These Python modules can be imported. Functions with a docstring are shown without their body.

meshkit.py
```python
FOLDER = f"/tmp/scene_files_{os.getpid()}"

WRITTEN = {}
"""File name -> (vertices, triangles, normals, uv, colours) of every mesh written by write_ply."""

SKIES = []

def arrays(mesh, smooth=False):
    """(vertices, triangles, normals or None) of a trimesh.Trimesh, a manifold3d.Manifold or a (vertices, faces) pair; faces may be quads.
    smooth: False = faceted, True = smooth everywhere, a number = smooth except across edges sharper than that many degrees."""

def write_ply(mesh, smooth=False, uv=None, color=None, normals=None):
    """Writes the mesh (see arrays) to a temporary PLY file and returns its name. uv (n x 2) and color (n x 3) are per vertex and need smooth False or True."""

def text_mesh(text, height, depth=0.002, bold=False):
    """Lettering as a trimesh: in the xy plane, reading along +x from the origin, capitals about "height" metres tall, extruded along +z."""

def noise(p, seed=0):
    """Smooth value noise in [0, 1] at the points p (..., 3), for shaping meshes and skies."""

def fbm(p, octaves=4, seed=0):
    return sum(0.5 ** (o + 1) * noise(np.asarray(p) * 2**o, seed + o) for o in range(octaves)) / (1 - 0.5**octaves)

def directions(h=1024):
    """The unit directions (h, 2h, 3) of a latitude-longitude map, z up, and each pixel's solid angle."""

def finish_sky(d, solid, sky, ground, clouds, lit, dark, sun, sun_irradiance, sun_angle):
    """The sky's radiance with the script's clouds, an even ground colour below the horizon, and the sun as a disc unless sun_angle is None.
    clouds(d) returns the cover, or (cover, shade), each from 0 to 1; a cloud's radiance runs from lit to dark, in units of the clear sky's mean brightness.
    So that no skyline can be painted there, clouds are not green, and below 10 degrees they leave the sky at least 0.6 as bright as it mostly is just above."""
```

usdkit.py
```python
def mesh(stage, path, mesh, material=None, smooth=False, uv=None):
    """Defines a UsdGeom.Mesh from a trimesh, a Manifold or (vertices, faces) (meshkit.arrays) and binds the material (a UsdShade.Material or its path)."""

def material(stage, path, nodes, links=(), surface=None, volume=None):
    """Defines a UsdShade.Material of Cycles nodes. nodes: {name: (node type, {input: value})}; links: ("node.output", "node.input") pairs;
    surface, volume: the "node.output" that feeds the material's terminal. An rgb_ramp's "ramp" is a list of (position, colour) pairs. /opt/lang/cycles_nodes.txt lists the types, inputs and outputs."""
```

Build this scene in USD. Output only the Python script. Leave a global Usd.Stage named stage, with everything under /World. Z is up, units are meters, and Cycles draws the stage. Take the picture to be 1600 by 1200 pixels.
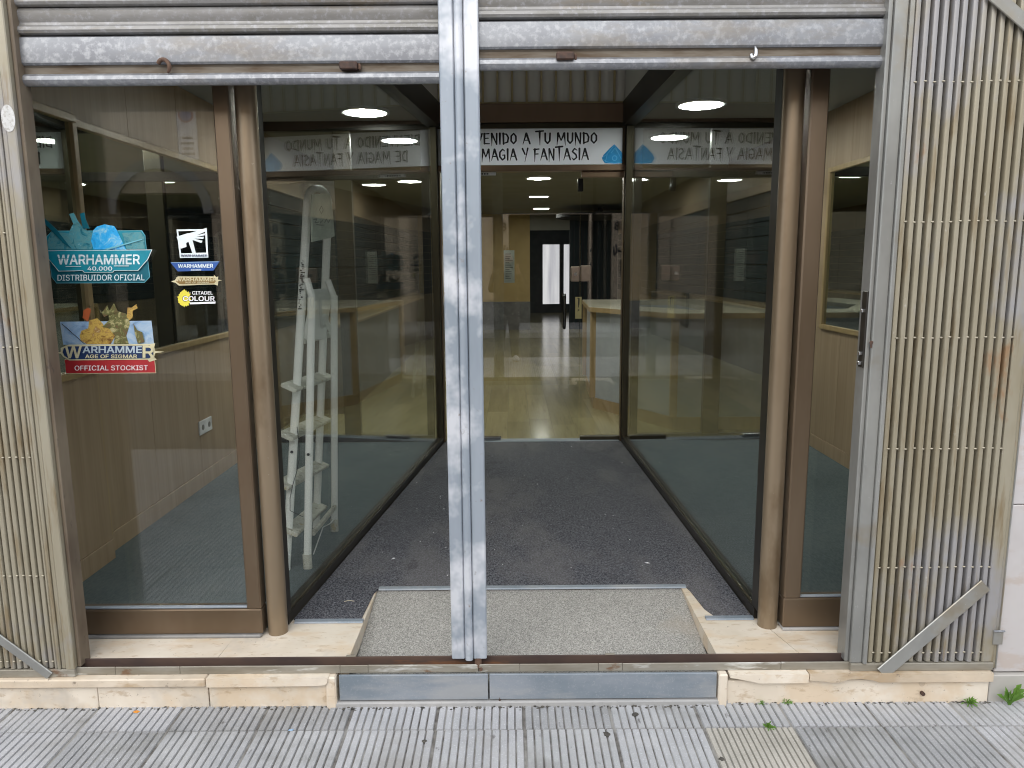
import math, random
import numpy as np, trimesh, manifold3d, shapely
from shapely.geometry import Polygon, LineString, Point, box as sbox
from shapely.ops import unary_union
from shapely import affinity
from pxr import Usd, UsdGeom, UsdLux, UsdShade, Gf, Sdf, Vt
import usdkit, meshkit

rng = random.Random(7)
stage = Usd.Stage.CreateInMemory()
UsdGeom.SetStageUpAxis(stage, UsdGeom.Tokens.z)
UsdGeom.SetStageMetersPerUnit(stage, 1.0)
UsdGeom.Xform.Define(stage, '/World')
UsdGeom.Scope.Define(stage, '/World/Looks')

# ---------------------------------------------------------------- camera, sky, sun, exposure
EXPOSURE = 1.17
SKY_STRENGTH, CLOUD = 0.10, (8.6, 8.9, 9.3)
SUN_INTENSITY, SUN_ANGLE, SUN_ELEV, SUN_AZ = 0.27, 60.0, math.radians(30), math.radians(196)
LAMP = 29.0
FPX, PITCH, ROLL, EYE = 1160.0, math.radians(9.1), 0.0074, 1.55
fw = np.array([0, math.cos(PITCH), -math.sin(PITCH)])
up0, rt0 = np.array([0, math.sin(PITCH), math.cos(PITCH)]), np.array([1.0, 0, 0])
RT = rt0 * math.cos(ROLL) - up0 * math.sin(ROLL)
UP = up0 * math.cos(ROLL) + rt0 * math.sin(ROLL)
EYEP = np.array([0, 0, EYE])

def at(px, py, X=None, Y=None, Z=None):
    """The point of the plane X, Y or Z = given that the photograph shows at this pixel (1600 x 1200)."""
    d = fw + RT * (px - 800) / FPX - UP * (py - 600) / FPX
    t = X / d[0] if X is not None else Y / d[1] if Y is not None else (Z - EYE) / d[2]
    return EYEP + d * t

cam = UsdGeom.Camera.Define(stage, '/World/camera')
cam.CreateFocalLengthAttr(36.0 * FPX / 1600)
cam.CreateHorizontalApertureAttr(36.0)
cam.CreateVerticalApertureAttr(27.0)
cam.CreateClippingRangeAttr(Gf.Vec2f(0.05, 500))
cam.CreateExposureAttr(EXPOSURE)
m4 = Gf.Matrix4d(1)
for i, v in enumerate((RT, UP, -fw, EYEP)):
    m4.SetRow(i, Gf.Vec4d(*map(float, v), 1.0 if i == 3 else 0.0))
cam.AddTransformOp().Set(m4)

sun_dir = np.array([math.sin(SUN_AZ) * math.cos(SUN_ELEV), math.cos(SUN_AZ) * math.cos(SUN_ELEV), math.sin(SUN_ELEV)])
usdkit.material(stage, '/World/Looks/overcast_sky', {
    'tc': ('texture_coordinate', {}),
    'n': ('noise_texture', {'scale': 2.2, 'detail': 5.0}),
    'r': ('rgb_ramp', {'ramp': [(0.3, (0.80, 0.80, 0.80)), (0.7, (1.12, 1.12, 1.12))]}),
    'cl': ('mix', {'mix_type': 'multiply', 'fac': 1.0, 'color1': CLOUD}),
    's': ('sky_texture', {'sky_type': 'single_scattering', 'sun_disc': False, 'sun_elevation': SUN_ELEV, 'sun_rotation': math.atan2(sun_dir[0], sun_dir[1])}),
    'm': ('mix', {'mix_type': 'mix', 'fac': 0.88}),
    'b': ('background_shader', {'strength': SKY_STRENGTH})},
    [('tc.generated', 'n.vector'), ('n.fac', 'r.fac'), ('r.color', 'cl.color2'), ('s.color', 'm.color1'), ('cl.color', 'm.color2'), ('m.color', 'b.color')],
    surface='b.background')
dome = UsdLux.DomeLight.Define(stage, '/World/sky')
UsdShade.MaterialBindingAPI.Apply(dome.GetPrim()).Bind(UsdShade.Material.Get(stage, '/World/Looks/overcast_sky'))
dome.GetPrim().SetCustomDataByKey('kind', 'structure')
sun = UsdLux.DistantLight.Define(stage, '/World/sun')
sun.CreateIntensityAttr(SUN_INTENSITY); sun.CreateAngleAttr(SUN_ANGLE); sun.CreateColorAttr(Gf.Vec3f(1.0, 0.96, 0.9))
sun.CreateNormalizeAttr(True)
zax = sun_dir; xax = np.cross([0, 0, 1.0], zax); xax /= np.linalg.norm(xax); yax = np.cross(zax, xax)
m4 = Gf.Matrix4d(1)
for i, v in enumerate((xax, yax, zax)):
    m4.SetRow(i, Gf.Vec4d(*map(float, v), 0))
sun.AddTransformOp().Set(m4)

# ---------------------------------------------------------------- naming
used = {}
def numbered(parent, name):
    k = used.get((parent, name), 0); used[(parent, name)] = k + 1
    return f'{parent}/{name}' if k == 0 else f'{parent}/{name}_{k:03d}'

def tag(p, label=None, cat=None, group=None, kind=None):
    p = p.GetPrim() if hasattr(p, 'GetPrim') else p
    for k, v in (('label', label), ('category', cat), ('group', group), ('kind', kind)):
        if v: p.SetCustomDataByKey(k, v)
    return p

def thing(name, label, cat, loc=(0, 0, 0), group=None, rz=0.0, kind=None):
    x = UsdGeom.Xform.Define(stage, numbered('/World', name))
    x.AddTranslateOp().Set(Gf.Vec3d(*map(float, loc)))
    if rz: x.AddRotateZOp().Set(rz)
    p = tag(x, label, cat, group, kind); ORG[str(p.GetPath())] = np.array(loc, float)
    return p
ORG = {}

def org(p):
    for q in p.GetPath().GetPrefixes():
        if str(q) in ORG: return ORG[str(q)]
    return np.zeros(3)

def obj(name, mesh, mat, parent=None, smooth=False, **t):
    """One Mesh prim. Vertices are given in world space; they are moved into the thing's own space."""
    path = numbered(str(parent.GetPath()) if parent else '/World', name)
    if parent is not None:
        o = org(parent)
        v, f, n = meshkit.arrays(mesh)
        mesh = trimesh.Trimesh(v - o, f, process=False)
    g = usdkit.mesh(stage, path, mesh, MAT[mat], smooth=smooth)
    return tag(g, **t)

# ---------------------------------------------------------------- materials
MAT = {}
def look(name, c1, c2, scale=6.0, stretch=(1, 1, 1), detail=4.0, lo=0.35, hi=0.65, rough=0.6, metallic=0.0, bump=None, over=(), spec=0.5, voro=None, extra=None):
    """Two colours mixed by noise in world space, then overlays (scale, stretch, lo, hi, colour, strength, type)."""
    N = {'g': ('geometry', {}), 'mp': ('mapping', {'scale': stretch}), 'n': ('noise_texture', {'scale': scale, 'detail': detail, 'roughness': 0.6}),
         'r': ('map_range', {'from_min': lo, 'from_max': hi, 'to_min': 0.0, 'to_max': 1.0, 'clamp': True}),
         'c': ('mix_color', {'a': c1, 'b': c2}),
         'p': ('principled_bsdf', {'roughness': rough, 'metallic': metallic, 'specular_ior_level': spec})}
    L = [('g.position', 'mp.vector'), ('mp.vector', 'n.vector'), ('n.fac', 'r.value'), ('r.result', 'c.fac')]
    last = 'c.result'
    for i, (sc, st, l, h, col, k, kind) in enumerate(over):
        N[f'om{i}'] = ('mapping', {'scale': st, 'location': (1.7 * i + 0.3, 2.1 * i, 0.9 * i)})
        if kind == 'noise':
            N[f'on{i}'] = ('noise_texture', {'scale': sc, 'detail': 5.0, 'roughness': 0.65}); out = f'on{i}.fac'
        else:
            N[f'on{i}'] = ('voronoi_texture', {'scale': sc}); out = f'on{i}.' + kind
        N[f'or{i}'] = ('map_range', {'from_min': l, 'from_max': h, 'to_min': 0.0, 'to_max': k, 'clamp': True})
        N[f'oc{i}'] = ('mix_color', {'b': col})
        L += [('g.position', f'om{i}.vector'), (f'om{i}.vector', f'on{i}.vector'), (last, f'oc{i}.a'), (f'or{i}.result', f'oc{i}.fac')]
        if kind == 'color':
            N[f'os{i}'] = ('separate_color', {}); L += [(out, f'os{i}.color'), (f'os{i}.r', f'or{i}.value')]
        else:
            L += [(out, f'or{i}.value')]
        last = f'oc{i}.result'
    L += [(last, 'p.base_color')]
    if bump:
        sc, st, strength, dist = bump
        N['bm'] = ('mapping', {'scale': st}); N['bn'] = ('noise_texture', {'scale': sc, 'detail': 4.0}); N['b'] = ('bump', {'strength': strength, 'distance': dist})
        L += [('g.position', 'bm.vector'), ('bm.vector', 'bn.vector'), ('bn.fac', 'b.height'), ('b.normal', 'p.normal')]
    MAT[name] = usdkit.material(stage, '/World/Looks/' + name, N, L, surface='p.BSDF')

def plain(name, c, rough=0.5, metallic=0.0, spec=0.5):
    look(name, tuple(0.85 * x for x in c), tuple(min(1, 1.12 * x) for x in c), scale=9, rough=rough, metallic=metallic, spec=spec)

I3 = (1, 1, 1)
look('zinc', (.221, .260, .305), (.312, .351, .403), 5, (1, 1, .25), rough=.5, metallic=.3, bump=(60, (1, 1, .2), .15, .002),
     over=[(2.9, (1, 1, .9), .44, .56, (.611, .624, .663), .9, 'noise'), (90, (1, 1, .15), .60, .75, (.260, .286, .325), .45, 'noise'), (26, I3, .64, .70, (.234, .195, .169), .7, 'noise')])
look('zinc_plain', (.190, .228, .266), (.275, .304, .342), 4, (1, 1, 2), rough=.55, metallic=.3, bump=(80, (1, .3, 1), .12, .001),
     over=[(150, I3, .55, .7, (.380, .399, .427), .5, 'noise'), (2.5, (1, 1, 4), .5, .65, (.380, .380, .380), .6, 'noise')])
look('shutter_steel', (.187, .180, .167), (.267, .261, .261), 7, (.7, 1, 2), rough=.5, metallic=.35, bump=(120, I3, .2, .001),
     over=[(3, (.6, 1, 3), .50, .62, (.248, .205, .149), .75, 'noise'), (55, I3, .52, .68, (.361, .366, .391), .55, 'noise'), (70, (.12, 1, 1), .60, .72, (.248, .212, .174), .5, 'noise'), (160, I3, .70, .74, (.099, .075, .063), .7, 'noise')])
look('shutter_bar', (.184, .190, .209), (.248, .258, .277), 6, (.7, 1, 2), rough=.42, metallic=.4, bump=(120, I3, .15, .001),
     over=[(48, I3, .48, .64, (.350, .360, .379), .75, 'noise'), (3.1, (.8, 1, 2), .50, .64, (.195, .170, .136), .65, 'noise'), (150, I3, .69, .74, (.078, .068, .059), .8, 'noise')])
look('crease_rust', (.085, .055, .03), (.17, .145, .115), 14, (.5, 1, 3), rough=.7, metallic=.15, lo=.3, hi=.6)
look('gate_steel', (.263, .229, .159), (.325, .296, .227), 6, (1, 1, .35), rough=.45, metallic=.25, bump=(90, (1, 1, .1), .15, .001),
     over=[(2.2, (1, 1, .6), .52, .62, (.301, .301, .329), .75, 'noise'), (24, (1, 1, .12), .54, .68, (.187, .129, .059), .7, 'noise'), (60, (1, 1, .4), .68, .74, (.503, .480, .433), .6, 'noise'), (5, (1, 1, .5), .66, .72, (.284, .144, .063), .6, 'noise')])
look('worn_sticker', (.50, .50, .49), (.60, .60, .60), 60, rough=.5, over=[(90, I3, .50, .62, (.30, .28, .25), .7, 'noise')])
look('stile_brown', (.115, .085, .06), (.20, .16, .115), 7, (1, 1, .4), rough=.5, metallic=.2, over=[(30, (1, 1, .5), .62, .7, (.06, .045, .04), .7, 'noise')])
look('gate_bare', (.240, .240, .228), (.336, .336, .318), 5, (1, 1, .5), rough=.35, metallic=.5, over=[(2, I3, .55, .65, (.252, .210, .144), .75, 'noise'), (90, I3, .66, .72, (.504, .504, .504), .5, 'noise')])
look('track_steel', (.204, .180, .138), (.312, .294, .252), 7, (.5, 1, 2), rough=.5, metallic=.3, over=[(9, (.4, 1, 2), .60, .68, (.660, .660, .636), .7, 'noise'), (12, (.5, 1, 1), .64, .7, (.156, .078, .036), .8, 'noise')])
look('track_rust', (.045, .028, .024), (.085, .05, .035), 9, (.4, 1, 1), rough=.75, over=[(6, (.3, 1, 2), .60, .68, (.18, .075, .03), .8, 'noise')])
look('rusty', (.085, .045, .03), (.15, .09, .06), 40, rough=.8)
look('rust_dark', (.035, .02, .015), (.09, .045, .03), 40, rough=.7)
look('concrete_tile', (.342, .346, .362), (.423, .423, .437), 5, rough=.85, bump=(300, I3, .5, .002),
     over=[(190, I3, .55, .72, (.656, .670, .710), .7, 'noise'), (240, (1, 1, 1), .60, .70, (.178, .174, .164), .55, 'noise'), (2.3, I3, .52, .68, (.260, .246, .225), .55, 'noise'), (26, (1, .4, 1), .66, .72, (.095, .085, .082), .75, 'noise')])
for nm_, k_ in (('concrete_tile_pale', 1.34), ('concrete_tile_dull', 1.08)):
    look(nm_, (.25 * k_, .253 * k_, .262 * k_), (.31 * k_, .31 * k_, .316 * k_), 5, rough=.85, bump=(300, I3, .5, .002),
         over=[(190, I3, .55, .72, (.58, .59, .61), .7, 'noise'), (240, I3, .60, .70, (.13, .127, .12), .55, 'noise'), (3.3, I3, .50, .66, (.185, .18, .165), .6, 'noise'), (26, (1, .4, 1), .65, .72, (.07, .062, .06), .75, 'noise')])
look('concrete_warm', (.342, .321, .285), (.422, .396, .355), 6, rough=.85, bump=(300, I3, .5, .002), over=[(220, I3, .55, .7, (.710, .689, .637), .6, 'noise'), (200, I3, .62, .7, (.227, .196, .164), .6, 'noise')])
look('tile_dirt', (.096, .088, .080), (.192, .181, .168), 40, rough=.95, over=[(14, (1, .35, 1), .45, .6, (.320, .312, .296), .85, 'noise')])
look('grit', (.035, .033, .03), (.11, .10, .085), 30, rough=.95)
look('asphalt', (.045, .045, .047), (.065, .065, .066), 3, rough=.9, bump=(150, I3, .6, .004))
look('kerb_stone', (.30, .30, .30), (.38, .37, .36), 4, rough=.85, over=[(120, I3, .6, .7, (.2, .2, .2), .5, 'noise')])
look('marble', (.603, .524, .422), (.709, .638, .541), 4, (1, 1, 1), rough=.5, bump=(40, I3, .15, .002),
     over=[(4.5, (1, 2.5, 1), .48, .60, (.595, .452, .296), .55, 'noise'), (16, (1, 3, 2), .58, .66, (.427, .313, .198), .6, 'noise'), (70, I3, .66, .71, (.156, .120, .085), .75, 'noise'), (3.0, I3, .52, .64, (.434, .398, .350), .6, 'noise')])
look('marble_edge', (.531, .427, .311), (.633, .552, .449), 5, (.6, 1, 1), rough=.6, bump=(30, I3, .3, .004),
     over=[(8, (.5, 1, 1), .53, .63, (.354, .239, .123), .75, 'noise'), (40, I3, .63, .69, (.136, .101, .073), .8, 'noise'), (3, (.6, 1, 1), .5, .62, (.371, .314, .244), .5, 'noise')])
look('wall_marble', (.405, .382, .377), (.460, .437, .432), 3, rough=.45, over=[(4, (1, 1, 2.5), .56, .63, (.405, .331, .285), .6, 'noise'), (2, (1, 1, .6), .55, .68, (.506, .492, .501), .6, 'noise')])
look('plinth_stone', (.36, .345, .32), (.42, .40, .375), 5, rough=.6, over=[(9, I3, .6, .68, (.40, .33, .25), .5, 'noise')])
look('terrazzo', (.32, .31, .285), (.355, .34, .315), 4, rough=.7, bump=(350, I3, .35, .002),
     over=[(330, I3, .62, .68, (.13, .127, .12), .7, 'color'), (260, I3, .78, .82, (.50, .485, .455), .7, 'color'), (2.2, I3, .56, .66, (.34, .30, .25), .5, 'noise')])
look('mat', (.034, .036, .046), (.135, .138, .155), 120, rough=.95, lo=.42, hi=.58, bump=(300, I3, 1.0, .006), spec=.2,
     over=[(110, I3, .60, .66, (.36, .36, .39), .8, 'noise'), (1.5, (1.3, .6, 1), .48, .60, (.17, .162, .165), .55, 'noise'), (7, (1, 1, 1), .60, .68, (.05, .05, .055), .5, 'noise'), (320, I3, .82, .86, (.24, .24, .264), .7, 'color')])
look('carpet', (.106, .135, .141), (.152, .184, .190), 130, (1, .35, 1), rough=.97, spec=.1, bump=(260, I3, .5, .003), over=[(2, I3, .5, .65, (.163, .188, .191), .6, 'noise'), (260, I3, .74, .77, (.250, .250, .250), .5, 'noise')])
look('bronze', (.128, .090, .056), (.165, .120, .080), 4, (1, 1, .3), rough=.34, metallic=.55, over=[(2.5, (1, 1, .5), .55, .68, (.115, .067, .039), .5, 'noise'), (130, I3, .71, .74, (.460, .414, .345), .5, 'noise')])
look('bronze_column', (.205, .152, .098), (.265, .205, .138), 4, (1, 1, .2), rough=.34, metallic=.5, over=[(5, (1, 1, .4), .56, .68, (.15, .10, .055), .6, 'noise'), (100, I3, .69, .73, (.5, .46, .40), .5, 'noise')])
look('bronze_dark', (.018, .016, .013), (.032, .028, .022), 5, (1, .3, 1), rough=.38, metallic=.4)
look('frame_olive', (.055, .046, .028), (.075, .062, .038), 5, (1, 1, .3), rough=.35, metallic=.4)
look('wood_light', (.347, .250, .159), (.432, .323, .215), 16, (1, 1, .06), rough=.5, lo=.3, hi=.7, over=[(60, (1, 1, .03), .5, .7, (.299, .207, .122), .5, 'noise')])
look('wood_frame', (.36, .255, .12), (.44, .32, .165), 20, (1, 1, .08), rough=.4, lo=.3, hi=.7)
for k, (a, b) in enumerate((((.27, .235, .12), (.33, .29, .15)), ((.24, .21, .105), (.30, .26, .135)), ((.30, .26, .14), (.36, .31, .17)))):
    look(f'laminate_{"light" if k == 2 else "dark" if k == 1 else "mid"}', a, b, 14, (1, .07, 1), rough=.16, lo=.3, hi=.7, over=[(50, (1, .05, 1), .55, .7, (.2, .165, .08), .5, 'noise')])
look('ceiling_paint', (.30, .29, .25), (.33, .32, .28), 2, rough=.9)
look('ceiling_gypsum', (.33, .33, .31), (.40, .40, .38), 160, rough=.9, lo=.4, hi=.6)
look('slat_silver', (.74, .71, .66), (.80, .77, .72), 3, (1, 1, .1), rough=.4, metallic=.15)
look('slat_batten', (.52, .42, .235), (.60, .49, .29), 6, (1, 1, .2), rough=.4)
look('slatwall', (.011, .017, .018), (.018, .025, .026), 3, rough=.7, spec=.2)
look('shop_wood', (.20, .145, .09), (.25, .185, .12), 16, (1, 1, .06), rough=.5, lo=.3, hi=.7)
look('cupboard_wood', (.13, .10, .06), (.175, .135, .085), 16, (1, 1, .06), rough=.5, lo=.3, hi=.7)
look('entrance_paint', (.66, .64, .60), (.72, .70, .66), 2, rough=.9)
look('bronze_beam', (.20, .125, .08), (.24, .155, .10), 4, (1, 1, .3), rough=.45, metallic=.2)
look('white_paint', (.84, .86, .83), (.88, .89, .87), 5, (1, 1, .3), rough=.4, over=[(60, I3, .68, .73, (.30, .29, .26), .8, 'noise'), (9, (1, 1, .4), .63, .70, (.55, .54, .44), .6, 'noise')])
look('worn_tread', (.50, .49, .42), (.66, .65, .58), 24, rough=.6, over=[(26, I3, .55, .66, (.20, .17, .12), .75, 'noise'), (20, I3, .60, .66, (.42, .31, .10), .6, 'noise')])
look('yellow_wall', (.538, .383, .156), (.604, .439, .188), 3, rough=.8)
look('grey_dado', (.17, .165, .16), (.25, .245, .235), 5, rough=.4, over=[(14, I3, .58, .66, (.32, .31, .30), .6, 'noise')])
look('street_plaster', (.52, .42, .31), (.58, .475, .36), 2, rough=.9, over=[(5, (1, 1, .5), .56, .66, (.44, .34, .25), .6, 'noise')])
look('counter_grey', (.374, .408, .442), (.459, .493, .527), 3, rough=.45)
look('counter_top', (.46, .43, .33), (.52, .48, .38), 6, rough=.22)
for n_, c_, r_ in (('white', (.78, .78, .80), .5), ('banner_white', (.74, .75, .80), .45), ('ink', (.012, .012, .018), .5), ('drop_blue', (.02, .27, .62), .4), ('drop_pale', (.10, .44, .78), .4),
                   ('teal', (.012, .25, .34), .3), ('teal_dark', (.008, .125, .175), .3), ('teal_pale', (.16, .46, .56), .3), ('teal_grey', (.22, .33, .32), .3), ('sticker_blue', (.02, .34, .75), .3), ('sticker_white', (.72, .80, .82), .35),
                   ('sky_blue', (.24, .38, .55), .35), ('mist', (.44, .52, .58), .35), ('gold', (.55, .40, .10), .35), ('gold_dark', (.24, .15, .045), .4), ('crimson', (.36, .025, .03), .35), ('rust_red', (.38, .09, .03), .4), ('navy', (.02, .04, .11), .3), ('royal', (.035, .10, .34), .3),
                   ('paint_yellow', (.70, .62, .07), .35), ('bone', (.60, .55, .36), .35), ('black', (.012, .012, .013), .8), ('sign_red', (.42, .04, .04), .4), ('brass_paper', (.62, .52, .25), .4), ('skin', (.45, .25, .17), .5),
                   ('jacket', (.012, .012, .014), .8), ('trousers', (.05, .04, .034), .8), ('shoe_white', (.7, .7, .7), .6), ('hair', (.02, .014, .01), .6), ('paper', (.66, .70, .62), .6), ('orange', (.65, .25, .03), .7), ('leaf_dry', (.5, .45, .35), .7)):
    plain(n_, c_, r_)
plain('rivet_steel', (.40, .36, .28), .35, .4)
plain('steel_shiny', (.62, .62, .62), .18, 1.0)
plain('dark_chrome', (.10, .10, .10), .2, 1.0)
plain('patch_steel', (.50, .40, .34), .32, .7)

def art(name, cols, scale):
    n = len(cols) - 1
    MAT[name] = usdkit.material(stage, '/World/Looks/' + name, {
        'g': ('geometry', {}), 'n': ('noise_texture', {'scale': scale, 'detail': 6.0, 'roughness': .7, 'distortion': 1.2}),
        'r': ('rgb_ramp', {'ramp': [(.28 + .44 * i / n, c) for i, c in enumerate(cols)]}), 'p': ('principled_bsdf', {'roughness': .35})},
        [('g.position', 'n.vector'), ('n.fac', 'r.fac'), ('r.color', 'p.base_color')], surface='p.BSDF')
art('art_gold', ((.03, .015, .01), (.22, .11, .03), (.55, .38, .09), (.30, .16, .05), (.66, .58, .36)), 26)
art('art_olive', ((.02, .014, .01), (.16, .10, .05), (.10, .11, .035), (.40, .36, .17), (.60, .52, .36)), 32)
art('art_teal', ((.005, .04, .06), (.02, .20, .27), (.12, .30, .32), (.05, .28, .36), (.40, .56, .54)), 30)
art('art_blue', ((.01, .10, .25), (.02, .36, .78), (.03, .42, .85), (.20, .55, .80), (.55, .70, .72)), 24)
art('art_sky', ((.14, .22, .36), (.26, .40, .58), (.40, .50, .60), (.22, .34, .52)), 14)
def glass(name, tint, ior=1.52, gl=.95):
    MAT[name] = usdkit.material(stage, '/World/Looks/' + name, {
        'g': ('geometry', {}), 'i': ('mix_float', {'a': ior, 'b': 1.0 / ior}), 'f': ('fresnel', {}),
        't': ('transparent_bsdf', {'color': tint}), 's': ('glossy_bsdf', {'color': (gl, gl, gl), 'roughness': 0.0}), 'm': ('mix_closure', {})},
        [('g.backfacing', 'i.fac'), ('i.result', 'f.IOR'), ('f.fac', 'm.fac'), ('t.BSDF', 'm.closure1'), ('s.BSDF', 'm.closure2')], surface='m.closure')
MAT['banner_sheet'] = usdkit.material(stage, '/World/Looks/banner_sheet', {
    'd': ('principled_bsdf', {'base_color': (.76, .77, .80), 'roughness': .5}), 't': ('translucent_bsdf', {'color': (.86, .87, .92)}), 'm': ('mix_closure', {'fac': .62})},
    [('d.BSDF', 'm.closure1'), ('t.BSDF', 'm.closure2')], surface='m.closure')
glass('window_glass', (.975, .975, .965), 1.5)
glass('side_glass', (.935, .955, .94), 1.76)
glass('door_glass', (.955, .955, .94), 1.8)
MAT['mirror'] = usdkit.material(stage, '/World/Looks/mirror', {'s': ('glossy_bsdf', {'color': (.60, .65, .61), 'roughness': 0.01})}, surface='s.BSDF')
MAT['lamp_face'] = usdkit.material(stage, '/World/Looks/lamp_face', {'e': ('emission', {'color': (.96, 1.0, .93), 'strength': LAMP})}, surface='e.emission')
MAT['lit_pane'] = usdkit.material(stage, '/World/Looks/lit_pane', {
    'g': ('geometry', {}), 'mp': ('mapping', {'scale': (4.5, 1, .35)}), 'n': ('noise_texture', {'scale': 1.0, 'detail': 2.0}),
    'r': ('rgb_ramp', {'ramp': [(.35, (.62, .62, .68)), (.6, (.97, .97, 1.0))]}), 'e': ('emission', {'strength': .40})},
    [('g.position', 'mp.vector'), ('mp.vector', 'n.vector'), ('n.fac', 'r.fac'), ('r.color', 'e.color')], surface='e.emission')
MAT['leaf'] = usdkit.material(stage, '/World/Looks/leaf', {
    'g': ('geometry', {}), 'n': ('noise_texture', {'scale': 60.0}), 'c': ('mix_color', {'a': (.06, .16, .02), 'b': (.16, .30, .05)}),
    'd': ('principled_bsdf', {'roughness': .5}), 't': ('translucent_bsdf', {'color': (.2, .36, .05)}), 'm': ('mix_closure', {'fac': .3})},
    [('g.position', 'n.vector'), ('n.fac', 'c.fac'), ('c.result', 'd.base_color'), ('d.BSDF', 'm.closure1'), ('t.BSDF', 'm.closure2')], surface='m.closure')

# ---------------------------------------------------------------- shape helpers
cat = trimesh.util.concatenate
def bx(x0, x1, y0, y1, z0, z1, b=0.0):
    x0, x1 = min(x0, x1), max(x0, x1); y0, y1 = min(y0, y1), max(y0, y1); z0, z1 = min(z0, z1), max(z0, z1)
    if b <= 0:
        m = trimesh.creation.box((x1 - x0, y1 - y0, z1 - z0)); m.apply_translation(((x0 + x1) / 2, (y0 + y1) / 2, (z0 + z1) / 2)); return m
    b = min(b, .45 * min(x1 - x0, y1 - y0, z1 - z0)); P = []
    for sx in (0, 1):
        for sy in (0, 1):
            for sz in (0, 1):
                c = np.array([(x0, x1)[sx], (y0, y1)[sy], (z0, z1)[sz]]); d = np.array([(1, -1)[sx], (1, -1)[sy], (1, -1)[sz]]) * b
                for k in range(3):
                    q = c + d; q[k] = c[k]; P.append(q)
    return trimesh.Trimesh(P, process=False).convex_hull

def prism(poly, axis, a, b):
    """A shapely polygon (or point list) extruded along an axis: 'x' -> (y, z) profile, 'y' -> (x, z), 'z' -> (x, y)."""
    poly = Polygon(poly) if not hasattr(poly, 'geom_type') else poly
    parts = [g for g in getattr(poly, 'geoms', [poly]) if g.geom_type == 'Polygon' and g.area > 1e-10]
    out = []
    for g in parts:
        m = trimesh.creation.extrude_polygon(g, abs(b - a), engine='earcut'); v = np.array(m.vertices); lo = min(a, b)
        if axis == 'z': w = np.c_[v[:, 0], v[:, 1], v[:, 2] + lo]
        elif axis == 'x': w = np.c_[v[:, 2] + lo, v[:, 0], v[:, 1]]
        else: w = np.c_[v[:, 0], lo + abs(b - a) - v[:, 2], v[:, 1]]
        out.append(trimesh.Trimesh(w, m.faces, process=False))
    return cat(out)

def bar(p, q, w, d, ref=(0, 0, 1), c=.2):
    """A straight bar from p to q, w wide across ref and d deep, with chamfered edges."""
    p, q = np.array(p, float), np.array(q, float); t = q - p; L = np.linalg.norm(t); t /= L
    s = np.cross(t, ref); s /= np.linalg.norm(s); n = np.cross(s, t)
    k = c * min(w, d); pr = [(w/2, d/2-k), (w/2-k, d/2), (-w/2+k, d/2), (-w/2, d/2-k), (-w/2, -d/2+k), (-w/2+k, -d/2), (w/2-k, -d/2), (w/2, -d/2+k)]
    P = [e + s * a + n * b for e in (p, q) for a, b in pr]
    return trimesh.Trimesh(P, process=False).convex_hull

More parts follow.
